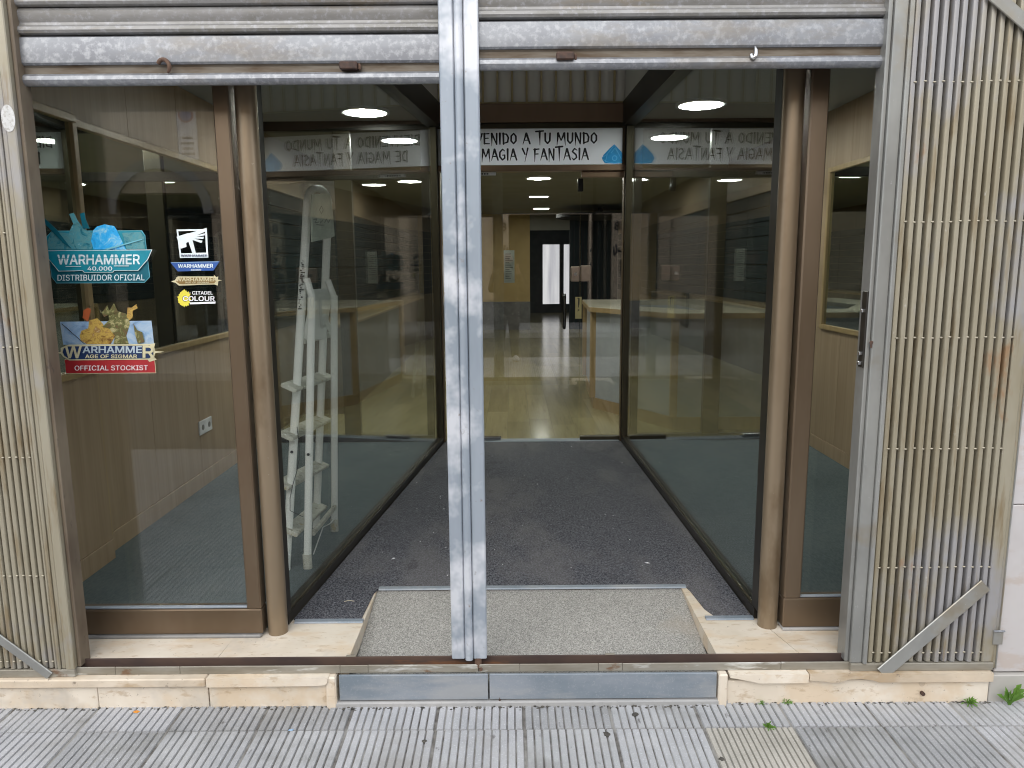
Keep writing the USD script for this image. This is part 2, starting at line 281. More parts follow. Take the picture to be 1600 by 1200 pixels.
def tube(pts, r, n=8):
    pts = np.array(pts, float); out = []
    r = np.broadcast_to(r, len(pts))
    t = np.gradient(pts, axis=0); t /= np.linalg.norm(t, axis=1, keepdims=True) + 1e-12
    a = np.cross(t[0], [0, 0, 1.0] if abs(t[0, 2]) < .9 else [1.0, 0, 0]); V = []
    for i in range(len(pts)):
        a = a - t[i] * (a @ t[i]); a /= np.linalg.norm(a); b = np.cross(t[i], a)
        for k in range(n):
            th = 2 * math.pi * k / n; V.append(pts[i] + r[i] * (math.cos(th) * a + math.sin(th) * b))
    F = []
    for i in range(len(pts) - 1):
        for k in range(n):
            j = (k + 1) % n; F += [[i*n+k, i*n+j, (i+1)*n+j], [i*n+k, (i+1)*n+j, (i+1)*n+k]]
    m = len(V); V += [pts[0], pts[-1]]
    for k in range(n):
        j = (k + 1) % n; F += [[m, j, k], [m + 1, (len(pts)-1)*n + k, (len(pts)-1)*n + j]]
    return trimesh.Trimesh(V, F, process=False)

def cyl(p, q, r, n=24): return tube([p, q], r, n)
def disc(x, y, z0, z1, r, n=40): return prism(Point(0, 0).buffer(r, quad_segs=n // 4), 'z', z0, z1).apply_translation((x, y, 0))

def pane(p0, p1, z0, z1, th=.008):
    """An upright sheet of glass from p0 to p1 (plan points)."""
    p0, p1 = np.array(p0, float), np.array(p1, float); t = (p1 - p0) / np.linalg.norm(p1 - p0); n = np.array([-t[1], t[0]]) * th / 2
    return prism([p0 - n, p1 - n, p1 + n, p0 + n], 'z', z0, z1)

def wallbar(p0, p1, z0, z1, th, off=0.0):
    p0, p1 = np.array(p0, float), np.array(p1, float); t = (p1 - p0) / np.linalg.norm(p1 - p0); n = np.array([-t[1], t[0]])
    return prism([p0 + n * (off - th/2), p1 + n * (off - th/2), p1 + n * (off + th/2), p0 + n * (off + th/2)], 'z', z0, z1)

def px_poly(pts, Y):
    return Polygon([at(x, y, Y=Y)[[0, 2]] for x, y in pts])
def flat(poly, Y, th=.0006): return prism(poly, 'y', Y - th, Y)

def text_shape(text, bold=True):
    m = meshkit.text_mesh(text, 1.0, 1.0, bold); return m

def text_px(text, x0, x1, ytop, ybot, Y, th=.0006, bold=True, skew=0.0, dy=0.0):
    """Lettering on the plane y = Y that fills this pixel box; dy tilts its baseline (pixels)."""
    m = meshkit.text_mesh(text, 1.0, 1.0, bold); v = np.array(m.vertices)
    b = m.bounds; v[:, 0] = (v[:, 0] - b[0, 0]) / (b[1, 0] - b[0, 0]); v[:, 1] = (v[:, 1] - b[0, 1]) / (b[1, 1] - b[0, 1])
    out = np.array([at(x0 + (x1 - x0) * (u + skew * w), ybot + (ytop - ybot) * w + dy * u, Y=Y) for u, w, _ in v])
    out[:, 1] = Y - th * v[:, 2]
    return trimesh.Trimesh(out, m.faces, process=False)

# ================================================================= LARGE STRUCTURE
ZS, YW, YB, CEIL, ENT = 0.15, 2.69, 5.83, 2.63, 3.05
XL, XR = -2.0, 2.31
PLF, PLB = np.array([-.917, 2.735]), np.array([-.571, YB])      # left side pane, front and back
PRF, PRB = np.array([.982, 2.755]), np.array([.893, YB])        # right side pane
COLL, COLR = (-.915, 2.698), (.992, 2.722)

# ---- street: pavement of ribbed tiles, kerb, road, far pavement
TP = .303; X0 = at(539, 1140, Z=0)[0]; YS = at(680, 1140, Z=0)[1]
pave = thing('pavement', 'grey concrete pavement of ribbed tiles running along the shop front', None, kind='structure')
def tile_mesh(x0, x1, y0, y1, ribs, seed, cap=True):
    r = random.Random(seed); g = .0034; x0 += g; x1 -= g; y0 += g; y1 -= g; n = ribs; w = (x1 - x0) / n; H, D = 0.0, -.0065
    dz = r.uniform(-.0015, .0012); P = [(x0, -.03)]; top = []
    for i in range(n):
        a = x0 + i * w; e = w * r.uniform(.17, .23)
        top += [(a + e * .5, D), (a + e, H + dz), (a + w - e * .55, H + dz + r.uniform(-.0006, .0004)), (a + w - e * .15, D)]
    P += [(x0, D)] + top + [(x1, D), (x1, -.03)]
    m = prism(Polygon(P[::-1]), 'y', y0, y1)
    return m
def groove_sheet(x0, x1, y0, y1): return None
k = 0
for row, (ya, yb) in enumerate(((YS, 2.445), (YS - TP, YS))):
    for i in range(-6, 8):
        warm = row == 1 and i == 4
        x0 = X0 + i * TP + (.003 if row else 0)
        obj('tile', tile_mesh(x0, x0 + TP, ya, yb, 15 if warm else 11, 100 + k), 'concrete_warm' if warm else ('concrete_tile', 'concrete_tile_pale', 'concrete_tile_dull', 'concrete_tile')[(i * 7 + row * 3 + (i * i) % 5) % 4], pave); k += 1
rest = []
for row in range(1, 10):
    for i in range(-12, 14):
        rest.append(tile_mesh(X0 + i * TP, X0 + (i + 1) * TP, YS - (row + 1) * TP, YS - row * TP, 11, 900 + row * 40 + i))
for row, (ya, yb) in enumerate(((YS, 2.445), (YS - TP, YS))):
    for i in list(range(-12, -6)) + list(range(8, 14)):
        rest.append(tile_mesh(X0 + i * TP, X0 + (i + 1) * TP, ya, yb, 11, 2000 + row * 40 + i))
obj('tile_field', cat(rest), 'concrete_tile', pave, kind='stuff', label='ribbed tiles further out towards the kerb')
obj('bedding', bx(-30, 30, YS - 10 * TP, 2.45, -.12, -.0058), 'tile_dirt', pave)
for gx_, gy_, gr0 in ((948, 1147, .013), (992, 1116, .011), (1128, 1186, .010), (663, 1158, .008)):
    q = at(gx_, gy_, Z=.001); rg = random.Random(gx_)
    obj('gum_spot', prism(Polygon([(q[0] + gr0 * (1 + rg.uniform(-.35, .25)) * math.cos(a_), q[1] + gr0 * (1 + rg.uniform(-.35, .25)) * math.sin(a_)) for a_ in np.linspace(0, 2 * math.pi, 14)[:-1]]), 'z', -.0012, .0022), 'grit', pave)
YK = YS - 10 * TP
obj('kerb', bx(-30, 30, YK - .15, YK, -.25, -.002, .01), 'kerb_stone', kind='structure')
obj('road', bx(-60, 60, -5.6, YK - .15, -.3, -.13), 'asphalt', kind='structure')
obj('far_kerb', bx(-30, 30, -5.75, -5.6, -.25, -.002, .01), 'kerb_stone', kind='structure')
obj('far_pavement', bx(-60, 60, -8.6, -5.75, -.3, -.006), 'kerb_stone', kind='structure')
obj('ground', bx(-200, 200, -200, 200, -1.0, -.35), 'asphalt', kind='structure')

# ---- building across the street (seen in the glass)
YO = -8.2
opp = thing('opposite_building', 'beige rendered building across the street, seen mirrored in the shop glass', 'building', (0, YO, 0))
def opp_at(px, py, Yg): q = at(px, py, Y=2 * Yg - YO); return q
pil = []
for a, b in ((-8.5, -7.15), (-5.35, -.501), (2.06, 2.5), (4.9, 5.4), (7.9, 14)):
    obj('wall_pier', bx(a, b, YO - .5, YO, 0, 2.86), 'street_plaster', opp)
obj('pillar', bx(-.5, -.06, YO - .5, YO + .03, 0, 2.86), 'street_plaster', opp)
obj('wall_upper', bx(-14, 14, YO - .5, YO, 2.86, 4.75), 'street_plaster', opp)
obj('wall_pier', bx(-14, -8.5, YO - .5, YO, 0, 2.86), 'street_plaster', opp)
for a, b in ((-.06, 2.06), (2.5, 4.9), (5.4, 7.9), (-7.15, -5.35)):
    sh = obj('entrance_shutter', bx(a, b, YO - .42, YO - .36, 0, 2.86), 'slatwall', opp)
    for kx in range(int((b - a) / .3)):
        obj('mullion', bx(a + .15 + kx * .3, a + .19 + kx * .3, YO - .36, YO - .33, 0, 2.86), 'black', sh)
arch = Point(0, 0).buffer(.95, quad_segs=14)
arc = obj('door_arch', prism(affinity.translate(arch.difference(Point(0, 0).buffer(.78, quad_segs=14)).intersection(sbox(-2, 0, 2, 2)), -6.25, 2.5), 'y', YO, YO + .05), 'plinth_stone', opp)
for a, b in ((-8.5, -7.15), (-5.35, -.5), (2.06, 2.5), (-.5, -.06)):
    obj('plinth', bx(a, b, YO, YO + .045, 0, .62), 'grey_dado', opp)
obj('cornice', bx(-14.1, 14.1, YO - .55, YO + .12, 4.752, 4.95, .02), 'plinth_stone', opp)
ca, cb = opp_at(275, 165, YW), opp_at(312, 250, YW)
sg = thing('parking_sign', 'white upright sign with red ring above the arched doorway, reflected in left window', 'sign', (ca[0], YO, cb[2]))
obj('plate', bx(ca[0], cb[0], YO + .02, YO + .04, cb[2], ca[2], .004), 'white', sg)
cx = (ca[0] + cb[0]) / 2; rr = abs(cb[0] - ca[0]) * .38
obj('red_ring', prism(affinity.translate(Point(0, 0).buffer(rr, quad_segs=10), cx, ca[2] - rr * 1.25), 'y', YO + .041, YO + .044), 'sign_red', sg)
obj('blue_field', prism(affinity.translate(Point(0, 0).buffer(rr * .78, quad_segs=10), cx, ca[2] - rr * 1.25), 'y', YO + .045, YO + .048), 'royal', sg)
for i in range(4):
    obj('text_line', bx(cx - rr * (.9 - .15 * (i % 2)), cx + rr * (.9 - .2 * (i % 2)), YO + .041, YO + .044, cb[2] + .08 + i * .09, cb[2] + .12 + i * .09), 'black', sg)
def house_number(xc, z):
    m = meshkit.text_mesh('88', .2, .02, True); v = np.array(m.vertices); v[:, 0] -= m.bounds[:, 0].mean()
    return trimesh.Trimesh(np.c_[xc - v[:, 0], YO + .031 + v[:, 2], z + v[:, 1]], m.faces, process=False)
obj('house_number', house_number(2.27, 2.44), 'black', opp)
obj('house_number', house_number(-.28, 2.44), 'black', opp)
def stroke(pts, w): return LineString(pts).buffer(w, cap_style='round')
gr = [stroke([(2.1, 1.9), (2.16, 2.02), (2.2, 1.86), (2.38, 1.8), (2.36, 2.02)], .022), stroke([(2.2, 1.72), (2.3, 1.82), (2.38, 1.7), (2.25, 1.66), (2.2, 1.74)], .02),
      stroke([(2.08, 1.45), (2.14, 1.62), (2.2, 1.4), (2.28, 1.6), (2.22, 1.42), (2.36, 1.38), (2.38, 1.55), (2.27, 1.5)], .02), stroke([(2.1, 1.2), (2.3, 1.1), (2.44, .95)], .025)]
obj('graffiti', prism(unary_union(gr), 'y', YO + .0005, YO + .004), 'ink', opp)
gr = [stroke([(-.45, 1.7), (-.4, 1.85), (-.2, 1.9), (-.16, 2.05)], .025), stroke([(-.2, 1.9), (-.12, 1.78), (-.1, 2.0)], .02), stroke([(-.44, 1.6), (-.3, 1.66), (-.3, 1.3)], .02)]
obj('graffiti', prism(unary_union(gr), 'y', YO + .0305, YO + .034), 'ink', opp)

# ---- the shop's own building: wall over the shutters, side walls, roof slab over the shop
bld = thing('shop_building', 'upper wall and roof of the building that holds the shop front', 'building', (0, 2.6, 0))
obj('wall_upper', bx(-12, 12, 2.60, 3.1, 2.98, 6.5), 'wall_marble', bld)
obj('shutter_box', bx(-1.6, 1.22, 2.475, 2.60, 2.75, 3.4), 'plinth_stone', bld)
obj('roof_slab', bx(-2.3, 2.6, 3.1, 24, 3.12, 3.3), 'ceiling_paint', bld)
obj('wall_side', bx(-2.3, -2.06, 2.62, 23.5, -.1, 3.12), 'plinth_stone', bld)
obj('wall_side', bx(2.36, 2.6, 2.62, 23.5, -.1, 3.12), 'plinth_stone', bld)
obj('wall_back', bx(-2.3, 2.6, 22.6, 22.8, -.1, 3.12), 'plinth_stone', bld)
obj('base_slab', bx(-2.3, 2.6, 2.5, 23, -.3, .04), 'plinth_stone', bld)
wr = thing('marble_wall', 'pale pinkish marble wall at the right edge of the shop front', 'wall', (1.72, 2.46, 0))
zj = [.102] + [float(at(1590, y, Y=2.45)[2]) for y in (789, 545, 300)] + [2.98]
for i in range(4):
    for a, b in ((1.712, 2.55), (2.554, 3.4), (3.404, 4.3), (4.304, 6.5)):
        obj('slab', bx(a, b, 2.452, 2.60, zj[i] + .0015, zj[i + 1] - .0015, .003), 'wall_marble', wr)
for a, b in ((1.692, 2.55), (2.554, 4.3), (4.304, 6.5)):
    obj('plinth_slab', bx(a, b, 2.437, 2.60, -.02, .099, .003), 'plinth_stone', wr)
wl = thing('stone_pier', 'stone wall pier left of the left folded gate', 'wall', (-2.5, 2.46, 0))
for i in range(4):
    for a, b in ((-2.9, -2.105), (-4.2, -2.904), (-6.5, -4.204)):
        obj('slab', bx(a, b, 2.452, 2.60, zj[i] + .0015, zj[i + 1] - .0015, .003), 'wall_marble', wl)
for a, b in ((-4.2, -2.105), (-6.5, -4.204)):
    obj('plinth_slab', bx(a, b, 2.437, 2.60, -.02, .099, .003), 'plinth_stone', wl)

# ---- marble step, sill, ramp
def ragged(x0, x1, z0, z1, seed, amp, step=.025):
    r = random.Random(seed); xs = np.arange(x0, x1, step); pts = [(x0, z1), (x0, z0 + r.uniform(0, amp))]
    a = r.uniform(0, amp)
    for x in xs[1:]:
        a = np.clip(a + r.uniform(-.6, .6) * amp, 0, amp); pts.append((x, z0 + a))
    return Polygon(pts + [(x1, z0), (x1, z1)])
st = thing('marble_step', 'cream marble step under the left folded gate, one open joint', 'step', (-1.3, 2.44, 0))
xj = at(322, 1075, Y=2.42)[0]; xe = at(513, 1075, Y=2.42)[0]
obj('nosing', bx(-2.1, xj - .002, 2.418, 2.52, .086, .118, .004), 'marble_edge', st)
nb = obj('nosing', prism(Polygon([(xj + .002, .086), (xe - .035, .089), (xe - .012, .092), (xe - .004, .098), (xe, .118), (xj + .002, .118)]), 'y', 2.418, 2.52), 'marble', st)
x1 = at(155, 1100, Y=2.44)[0]; x2 = at(328, 1100, Y=2.44)[0]
for a, b in ((-2.1, x1 - .001), (x1 + .001, x2 - .002), (x2 + .002, xe + .004)):
    obj('riser', bx(a, b, 2.437, 2.52, -.02, .0855, .002), 'marble', st)
obj('end_block', bx(-.668, -.632, 2.425, 2.50, -.01, .116, .005), 'marble', st)
s2 = thing('marble_step', 'cream marble step under the right folded gate with its edge broken off', 'step', (1.2, 2.44, 0))
xa = .762; xb = at(1258, 1070, Y=2.42)[0]
obj('nosing', prism(Polygon([(xa, .118), (xa, .108), (xa + .03, .103), (xa + .08, .092), (xa + .1, .086), (xb + .01, .086), (xb + .012, .118)]), 'y', 2.418, 2.52), 'marble', s2)
obj('nosing', prism(Polygon([(xb + .016, .118), (xb + .014, .096), (xb + .06, .092), (xb + .09, .087), (xb + .12, .087), (xb + .15, .098), (xb + .2, .1), (xb + .24, .094), (xb + .26, .086), (1.690, .086), (1.690, .118)]), 'y', 2.418, 2.52), 'marble_edge', s2)
obj('riser', bx(xa - .004, 1.689, 2.437, 2.52, -.02, .0855, .002), 'marble', s2)
obj('end_block', bx(.725, .757, 2.425, 2.50, -.01, .116, .005), 'marble', s2)
xh = at(1440, 1082, Y=2.437)
rq = at(1440, 1076, Y=2.4365)
obj('rust_stain', prism(affinity.translate(affinity.scale(Point(0, 0).buffer(1, quad_segs=6), .012, .013), rq[0], .072), 'y', 2.4362, 2.4368), 'marble_edge', s2)
obj('rusty_stub', cyl((xh[0], 2.437, xh[2]), (xh[0], 2.425, xh[2]), .007, 10), 'rust_dark', s2)
obj('concrete_lip', bx(-.64, .76, 2.428, 2.50, -.02, .016, .004), 'kerb_stone', kind='structure')

sill = thing('marble_sill', 'cream marble sill slabs behind the track, left of the ramp', 'sill', (-1.3, 2.6, ZS))
xq = at(355, 1010, Z=ZS)[0]
obj('slab', prism([(-2.05, 2.486), (xq - .005, 2.486), (xq + .012, 2.9), (-2.05, 2.9)], 'z', .09, ZS), 'marble', sill)
obj('slab', prism([(xq - .003, 2.486), (-.598, 2.486), (-.598, 3.07), (xq + .014, 3.07)], 'z', .09, ZS), 'marble', sill)
sill2 = thing('marble_sill', 'cream marble sill slabs behind the track, right of the ramp', 'sill', (1.3, 2.6, ZS))
obj('slab', prism([(.735, 2.486), (1.04, 2.486), (.90, 3.07), (.735, 3.07)], 'z', .09, ZS), 'marble', sill2)
obj('slab', prism([(1.042, 2.486), (2.3, 2.486), (2.3, 2.9), (.945, 2.9)], 'z', .09, ZS), 'marble', sill2)
ramp = obj('entrance_ramp', prism([(2.487, .03), (3.078, .03), (3.078, ZS - .004), (2.487, .062)], 'x', -.597, .734), 'terrazzo', kind='structure')
obj('entrance_floor', bx(-1.0, 1.05, 3.08, YB + .06, .06, ZS - .002), 'bronze_dark', kind='structure')
# ---- mat
def on(p0, p1, y): t = (y - p0[1]) / (p1[1] - p0[1]); return p0[0] + t * (p1[0] - p0[0])
e = .030
mp = [(on(PLF, PLB, 2.79) + e, 2.79), (-.612, 2.785), (-.604, 3.03), (-.585, 3.085), (.752, 3.085), (.765, 3.02), (.782, 2.86), (.805, 2.80), (on(PRF, PRB, 2.79) - e, 2.79), (PRB[0] - e, YB - .05), (PLB[0] + e, YB - .05)]
mm = prism(Polygon(mp), 'z', ZS, ZS + .007)
obj('doormat', mm, 'mat', label='large charcoal speckled mat covering the entrance floor', cat='mat')
for nm, a, b, y, lab in (('edge_strip', -.590, .755, 3.072, 'long aluminium strip along the top edge of the ramp'), ('edge_strip', -.872, -.60, 2.772, 'short aluminium strip at the mat edge by the left column'), ('edge_strip', .765, .955, 2.775, 'short aluminium strip at the mat edge by the right column')):
    obj(nm, prism([(y - .012, ZS + .001), (y + .012, ZS + .001), (y + .011, ZS + .0095), (y - .008, ZS + .0065)], 'x', a, b), 'zinc_plain', label=lab, cat='metal strip')

# ---- showcase floors, shop floor, ceilings, inner walls
obj('showcase_floor', prism([(XL - .05, 2.73), (PLF[0] - .01, 2.73), (PLB[0] - .01, YB), (XL - .05, YB)], 'z', .10, ZS + .001), 'carpet', kind='structure', label='dark green-grey carpet in the left show window')
obj('showcase_floor', prism([(PRF[0] + .01, 2.75), (XR + .05, 2.75), (XR + .05, YB), (PRB[0] + .01, YB)], 'z', .10, ZS + .001), 'carpet', kind='structure', label='dark green-grey carpet in the right show window')
fl = thing('shop_floor', 'yellowish laminate floor of the shop interior', None, (0, YB, 0), kind='structure')
obj('screed', bx(XL, XR, YB - .02, 22.6, .08, ZS - .004), 'black', fl)
r = random.Random(3); W, LN = .196, 1.28; cols = int((XR - XL) / W) + 1
kinds = ('laminate_mid', 'laminate_dark', 'laminate_light')
for i in range(cols):
    a, b = XL + i * W, min(XL + (i + 1) * W, XR); y = YB + .02 - r.uniform(0, LN)
    while y < 16.3:
        ya, yb = max(y, YB + .02), min(y + LN, 16.3)
        if yb - ya > .05:
            obj('plank', bx(a + .0008, b - .0008, ya + .0008, yb - .0008, ZS - .004, ZS), kinds[r.randrange(3)], fl)
        y += LN
obj('corridor_boards', bx(XL, XR, 16.301, 22.5, ZS - .004, ZS), 'laminate_mid', fl)
obj('ceiling', cat([bx(XL - .05, XR + .05, YB + .06, 22.6, CEIL, CEIL + .2)]), 'ceiling_paint', kind='structure', label='dull olive ceiling of the shop')
obj('ceiling', prism([(XL - .05, 2.75), (PLF[0] - .06, 2.75), (PLB[0] - .06, YB + .06), (XL - .05, YB + .06)], 'z', CEIL, CEIL + .2), 'ceiling_gypsum', kind='structure', label='speckled plaster ceiling of the left show window')
obj('ceiling', prism([(PRF[0] + .06, 2.75), (XR + .05, 2.75), (XR + .05, YB + .06), (PRB[0] + .06, YB + .06)], 'z', CEIL, CEIL + .2), 'ceiling_gypsum', kind='structure', label='speckled plaster ceiling of the right show window')
obj('ceiling', prism([(PLF[0] - .06, 2.75), (PRF[0] + .06, 2.75), (PRB[0] + .06, YB + .06), (PLB[0] - .06, YB + .06)], 'z', ENT, ENT + .06), 'entrance_paint', kind='structure', label='ceiling of the recessed entrance')
iw = thing('interior_wall', 'wood panelled left wall inside the left show window and shop', None, (XL, YB, 0), kind='structure')
def panel_row(parent, x, sgn, ys, z0, z1, mat, th=.02, name='panel'):
    for a, b in zip(ys[:-1], ys[1:]):
        obj(name, bx(x, x - sgn * th, a + .001, b - .001, z0, z1, .0015), mat, parent)
# left wall: lower panels, skirting, mirror, upper panels
yl = [3.46, 4.05, 4.65, 5.25, YB - .03]
panel_row(iw, XL, 1, yl, .25, 1.065, 'wood_light'); panel_row(iw, XL, 1, yl, 2.225, CEIL, 'wood_light')
obj('skirting', bx(XL - .02, XL + .006, 3.46, YB - .03, ZS, .249, .002), 'wood_light', iw)
obj('box_panel', bx(XL - .02, XL + .05, 2.74, 3.455, .25, 1.065, .002), 'wood_light', iw)
obj('box_panel', bx(XL - .02, XL + .05, 2.74, 3.455, 2.225, CEIL, .002), 'wood_light', iw)
obj('skirting', bx(XL - .02, XL + .056, 2.74, 3.455, ZS, .249, .002), 'wood_light', iw)
def mirror(lab, x, sgn, y0, y1, z0=1.066, z1=2.224, fr=.035):
    t = thing('wall_mirror', lab, 'mirror', (x, (y0 + y1) / 2, z0), group='framed mirrors on the show window walls')
    obj('glass', bx(x - sgn * .012, x, y0 + fr, y1 - fr, z0 + fr, z1 - fr), 'mirror', t)
    for a, b, c, d in ((y0, y1, z0, z0 + fr), (y0, y1, z1 - fr, z1), (y0, y0 + fr, z0 + fr, z1 - fr), (y1 - fr, y1, z0 + fr, z1 - fr)):
        obj('frame', bx(x - sgn * .02, x + sgn * .018, a, b, c, d, .003), 'wood_frame', t)
mirror('wood framed wall mirror nearest the street on the left wall, showing part of the banner', XL + .05, 1, 2.74, 3.455)
mirror('long wood framed wall mirror deeper inside the left show window', XL, 1, 3.50, YB - .04)
obj('post_trim', bx(XL - .02, XL + .03, 3.456, 3.499, .25, CEIL, .003), 'wood_frame', iw)
iw2 = thing('interior_wall', 'wood panelled right wall inside the right show window and shop', None, (XR, YB, 0), kind='structure')
yr = [2.76, 3.4, 4.0, 4.6, 5.2, YB - .03]
panel_row(iw2, XR, -1, yr, .25, 1.065, 'wood_light'); panel_row(iw2, XR, -1, yr, 2.225, CEIL, 'wood_light')
obj('skirting', bx(XR + .02, XR - .006, 2.76, YB - .03, ZS, .249, .002), 'wood_light', iw2)
mirror('wood framed wall mirror on the right wall of the right show window', XR, -1, 2.78, 5.53)
obj('panel', bx(XR, XR + .02, 5.532, YB - .03, 1.066, 2.224, .0015), 'wood_light', iw2)
# shop side walls: slat boards with light panels above and cupboards below
for par, x, sg, ys in ((iw, XL, 1, [YB + .06, 7.4, 9.3, 11.2, 13.2, 15.2, 16.28]), (iw2, XR, -1, [YB + .06, 7.4, 9.3, 11.0, 12.2, 14.2, 16.28])):
    panel_row(par, x, sg, ys, 2.19, CEIL, 'shop_wood')
    for a, b in zip(ys[:-1], ys[1:]):
        for z in np.arange(1.02, 2.18, .13):
            obj('slat_board', bx(x, x - sg * .02, a + .004, b - .004, z, z + .122, .004), 'slatwall', par)
    obj('backing', bx(x - sg * .03, x - sg * .021, YB + .06, 22.6, ZS, CEIL), 'cupboard_wood', par)
cup = thing('wall_cupboard', 'light wood cupboards along the left wall of the shop', 'cupboard', (XL, 9, ZS))
for i, y in enumerate(np.arange(7.0, 15.0, .8)):
    obj('door', bx(XL + .002, XL + .42, y + .003, y + .797, ZS, .98, .003), 'cupboard_wood', cup)
obj('worktop', bx(XL + .002, XL + .44, 6.98, 15.0, .981, 1.01, .003), 'wood_frame', cup)
# back of the shop
yw_ = thing('yellow_wall', 'yellow partition wall with grey stone dado at the back of the shop', 'wall', (-.5, 16.3, ZS))
obj('plaster', bx(XL, .408, 16.3, 16.45, .76, CEIL), 'yellow_wall', yw_)
obj('dado', bx(XL, .41, 16.295, 16.45, ZS, .758), 'grey_dado', yw_)
dk = thing('dark_partition', 'black slatted partition at the back right of the shop', 'partition', (1.8, 16.3, ZS))
obj('back_panel', bx(1.27, XR, 16.34, 16.42, ZS, CEIL), 'black', dk)
for i in range(10):
    obj('slat', bx(1.28 + i * .1, 1.34 + i * .1, 16.30, 16.335, ZS, CEIL), 'slatwall', dk)
obj('header', bx(.412, 1.268, 16.32, 16.42, 2.29, CEIL), 'ceiling_paint', dk)
sd = at(880, 349, Y=14.6)
can = thing('ceiling_canopy', 'dark round canopy hanging under the ceiling by the far partition', 'canopy', (1.75, 14.6, 2.4))
obj('drum', disc(1.72, 14.6, 2.43, 2.5, .85), 'black', can, smooth=40)
obj('stem', cyl((1.72, 14.6, 2.5), (1.72, 14.6, CEIL), .05), 'black', can)
fdr = thing('far_door', 'dark framed far door with two bright frosted panes', 'door', (1.2, 22.0, ZS))
p0, p1, p2, p3 = at(848, 382, Y=22), at(874, 475, Y=22), at(881, 382, Y=22), at(892, 475, Y=22)
obj('lit_pane', bx(p0[0], p1[0], 22.02, 22.03, p1[2], p0[2]), 'lit_pane', fdr)
obj('lit_pane', bx(p2[0], p3[0] + .25, 22.02, 22.03, p1[2], p0[2]), 'lit_pane', fdr)
for a, b, c, d in ((-.4, p0[0], ZS, 2.6), (p1[0], p2[0], ZS, 2.6), (p3[0] + .25, 2.31, ZS, 2.6), (p0[0], p1[0], ZS, p1[2]), (p2[0], p3[0] + .25, ZS, p1[2]), (p0[0], p1[0], p0[2], 2.6), (p2[0], p3[0] + .25, p0[2], 2.6)):
    obj('frame', bx(a, b, 22.0, 22.06, c, d), 'bronze_dark', fdr)
obj('knob', cyl((p0[0] - .12, 22.0, 1.15), (p0[0] - .12, 21.94, 1.15), .03), 'dark_chrome', fdr)

# ================================================================= SHOP FRONT GLAZING
def poly_glass(name, p0, p1, z0, z1, mat, parent): return obj(name, pane(p0, p1, z0, z1), mat, parent)
# left front window
wl_ = thing('front_window', 'left front shop window in a brown metal frame, carrying stickers', 'window', (-1.5, YW, ZS))
xg = float(at(390, 942, Y=YW)[0])
obj('glass', pane((XL - .02, YW), (xg + .01, YW), .262, 2.75, .008), 'window_glass', wl_)
obj('bottom_rail', bx(XL - .03, xg + .055, YW - .032, YW + .03, ZS + .012, .262, .004), 'bronze', wl_)
obj('glazing_bead', bx(XL - .03, xg + .004, YW - .024, YW - .006, .2625, .270, .002), 'zinc_plain', wl_)
obj('stile', bx(xg, xg + .055, YW - .034, YW + .03, .263, 2.80, .005), 'bronze', wl_)
obj('top_rail', bx(XL - .03, xg - .001, YW - .03, YW + .03, 2.62, 2.80, .004), 'bronze', wl_)
obj('sealant', bx(XL - .03, xg + .05, YW - .044, YW + .02, ZS, ZS + .012, .004), 'grey_dado', wl_)
wr_ = thing('front_window', 'right front shop window, narrow pane beside the right folded gate', 'window', (1.6, YW + .02, ZS))
YR = YW + .02; xr0, xr1 = 1.036, float(at(1246, 930, Y=YR)[0])
obj('glass', pane((xr1 - .01, YR), (XR + .02, YR), .282, 2.75, .008), 'window_glass', wr_)
obj('bottom_rail', bx(xr0, XR + .03, YR - .032, YR + .03, ZS + .012, .280, .004), 'bronze', wr_)
obj('glazing_bead', bx(xr1, XR + .03, YR - .024, YR - .006, .2805, .287, .002), 'zinc_plain', wr_)
obj('stile', bx(xr0, xr1, YR - .034, YR + .03, .281, 2.80, .005), 'bronze', wr_)
obj('top_rail', bx(xr1 + .001, XR + .03, YR - .03, YR + .03, 2.62, 2.80, .004), 'bronze', wr_)
obj('sealant', bx(xr0, XR + .03, YR - .04, YR + .02, ZS, ZS + .012, .004), 'kerb_stone', wr_)
for (cx_, cy_), lab in ((COLL, 'round bronze corner column left of the entrance'), (COLR, 'round bronze corner column right of the entrance')):
    obj('corner_column', cyl((cx_, cy_, ZS - .002), (cx_, cy_, 2.9), .037, 36), 'bronze_column', smooth=40, label=lab, cat='column')
# side panes
for lab, A, B, s in (('left side pane of the recessed entrance with black frame', PLF, PLB, 1), ('right side pane of the recessed entrance with black frame', PRF, PRB, -1)):
    t = thing('side_window', lab, 'window', (*A, ZS))
    d = (B - A) / np.linalg.norm(B - A); n = np.array([d[1], -d[0]]) * s      # n points into the entrance
    A2, B2 = A + d * .02, B - d * .0
    obj('glass', pane(A2, B2, .19, 2.60), 'side_glass', t)
    obj('bottom_rail', wallbar(A2, B2, ZS + .001, .195, .05), 'bronze_dark', t)
    obj('glazing_bead', wallbar(A2 + n * .014, B2 + n * .014, .1955, .201, .006), 'frame_olive', t)
    obj('top_beam', wallbar(A2 - d * .02, B2, 2.575, 2.75, .10), 'bronze_dark', t)
    obj('front_stile', wallbar(A2 - d * .03, A2 + d * .035, .196, 2.574, .045), 'bronze_dark', t)
    obj('rear_stile', wallbar(B2 - d * .07, B2 - d * .035, .196, 2.574, .05), 'frame_olive', t)
    obj('rear_stile', wallbar(B2 - d * .034, B2 + d * .012, .196, 2.574, .06), 'bronze_dark', t)
    obj('fascia', wallbar(A2 - d * .02, B2, 2.751, ENT, .06), 'entrance_paint', t)
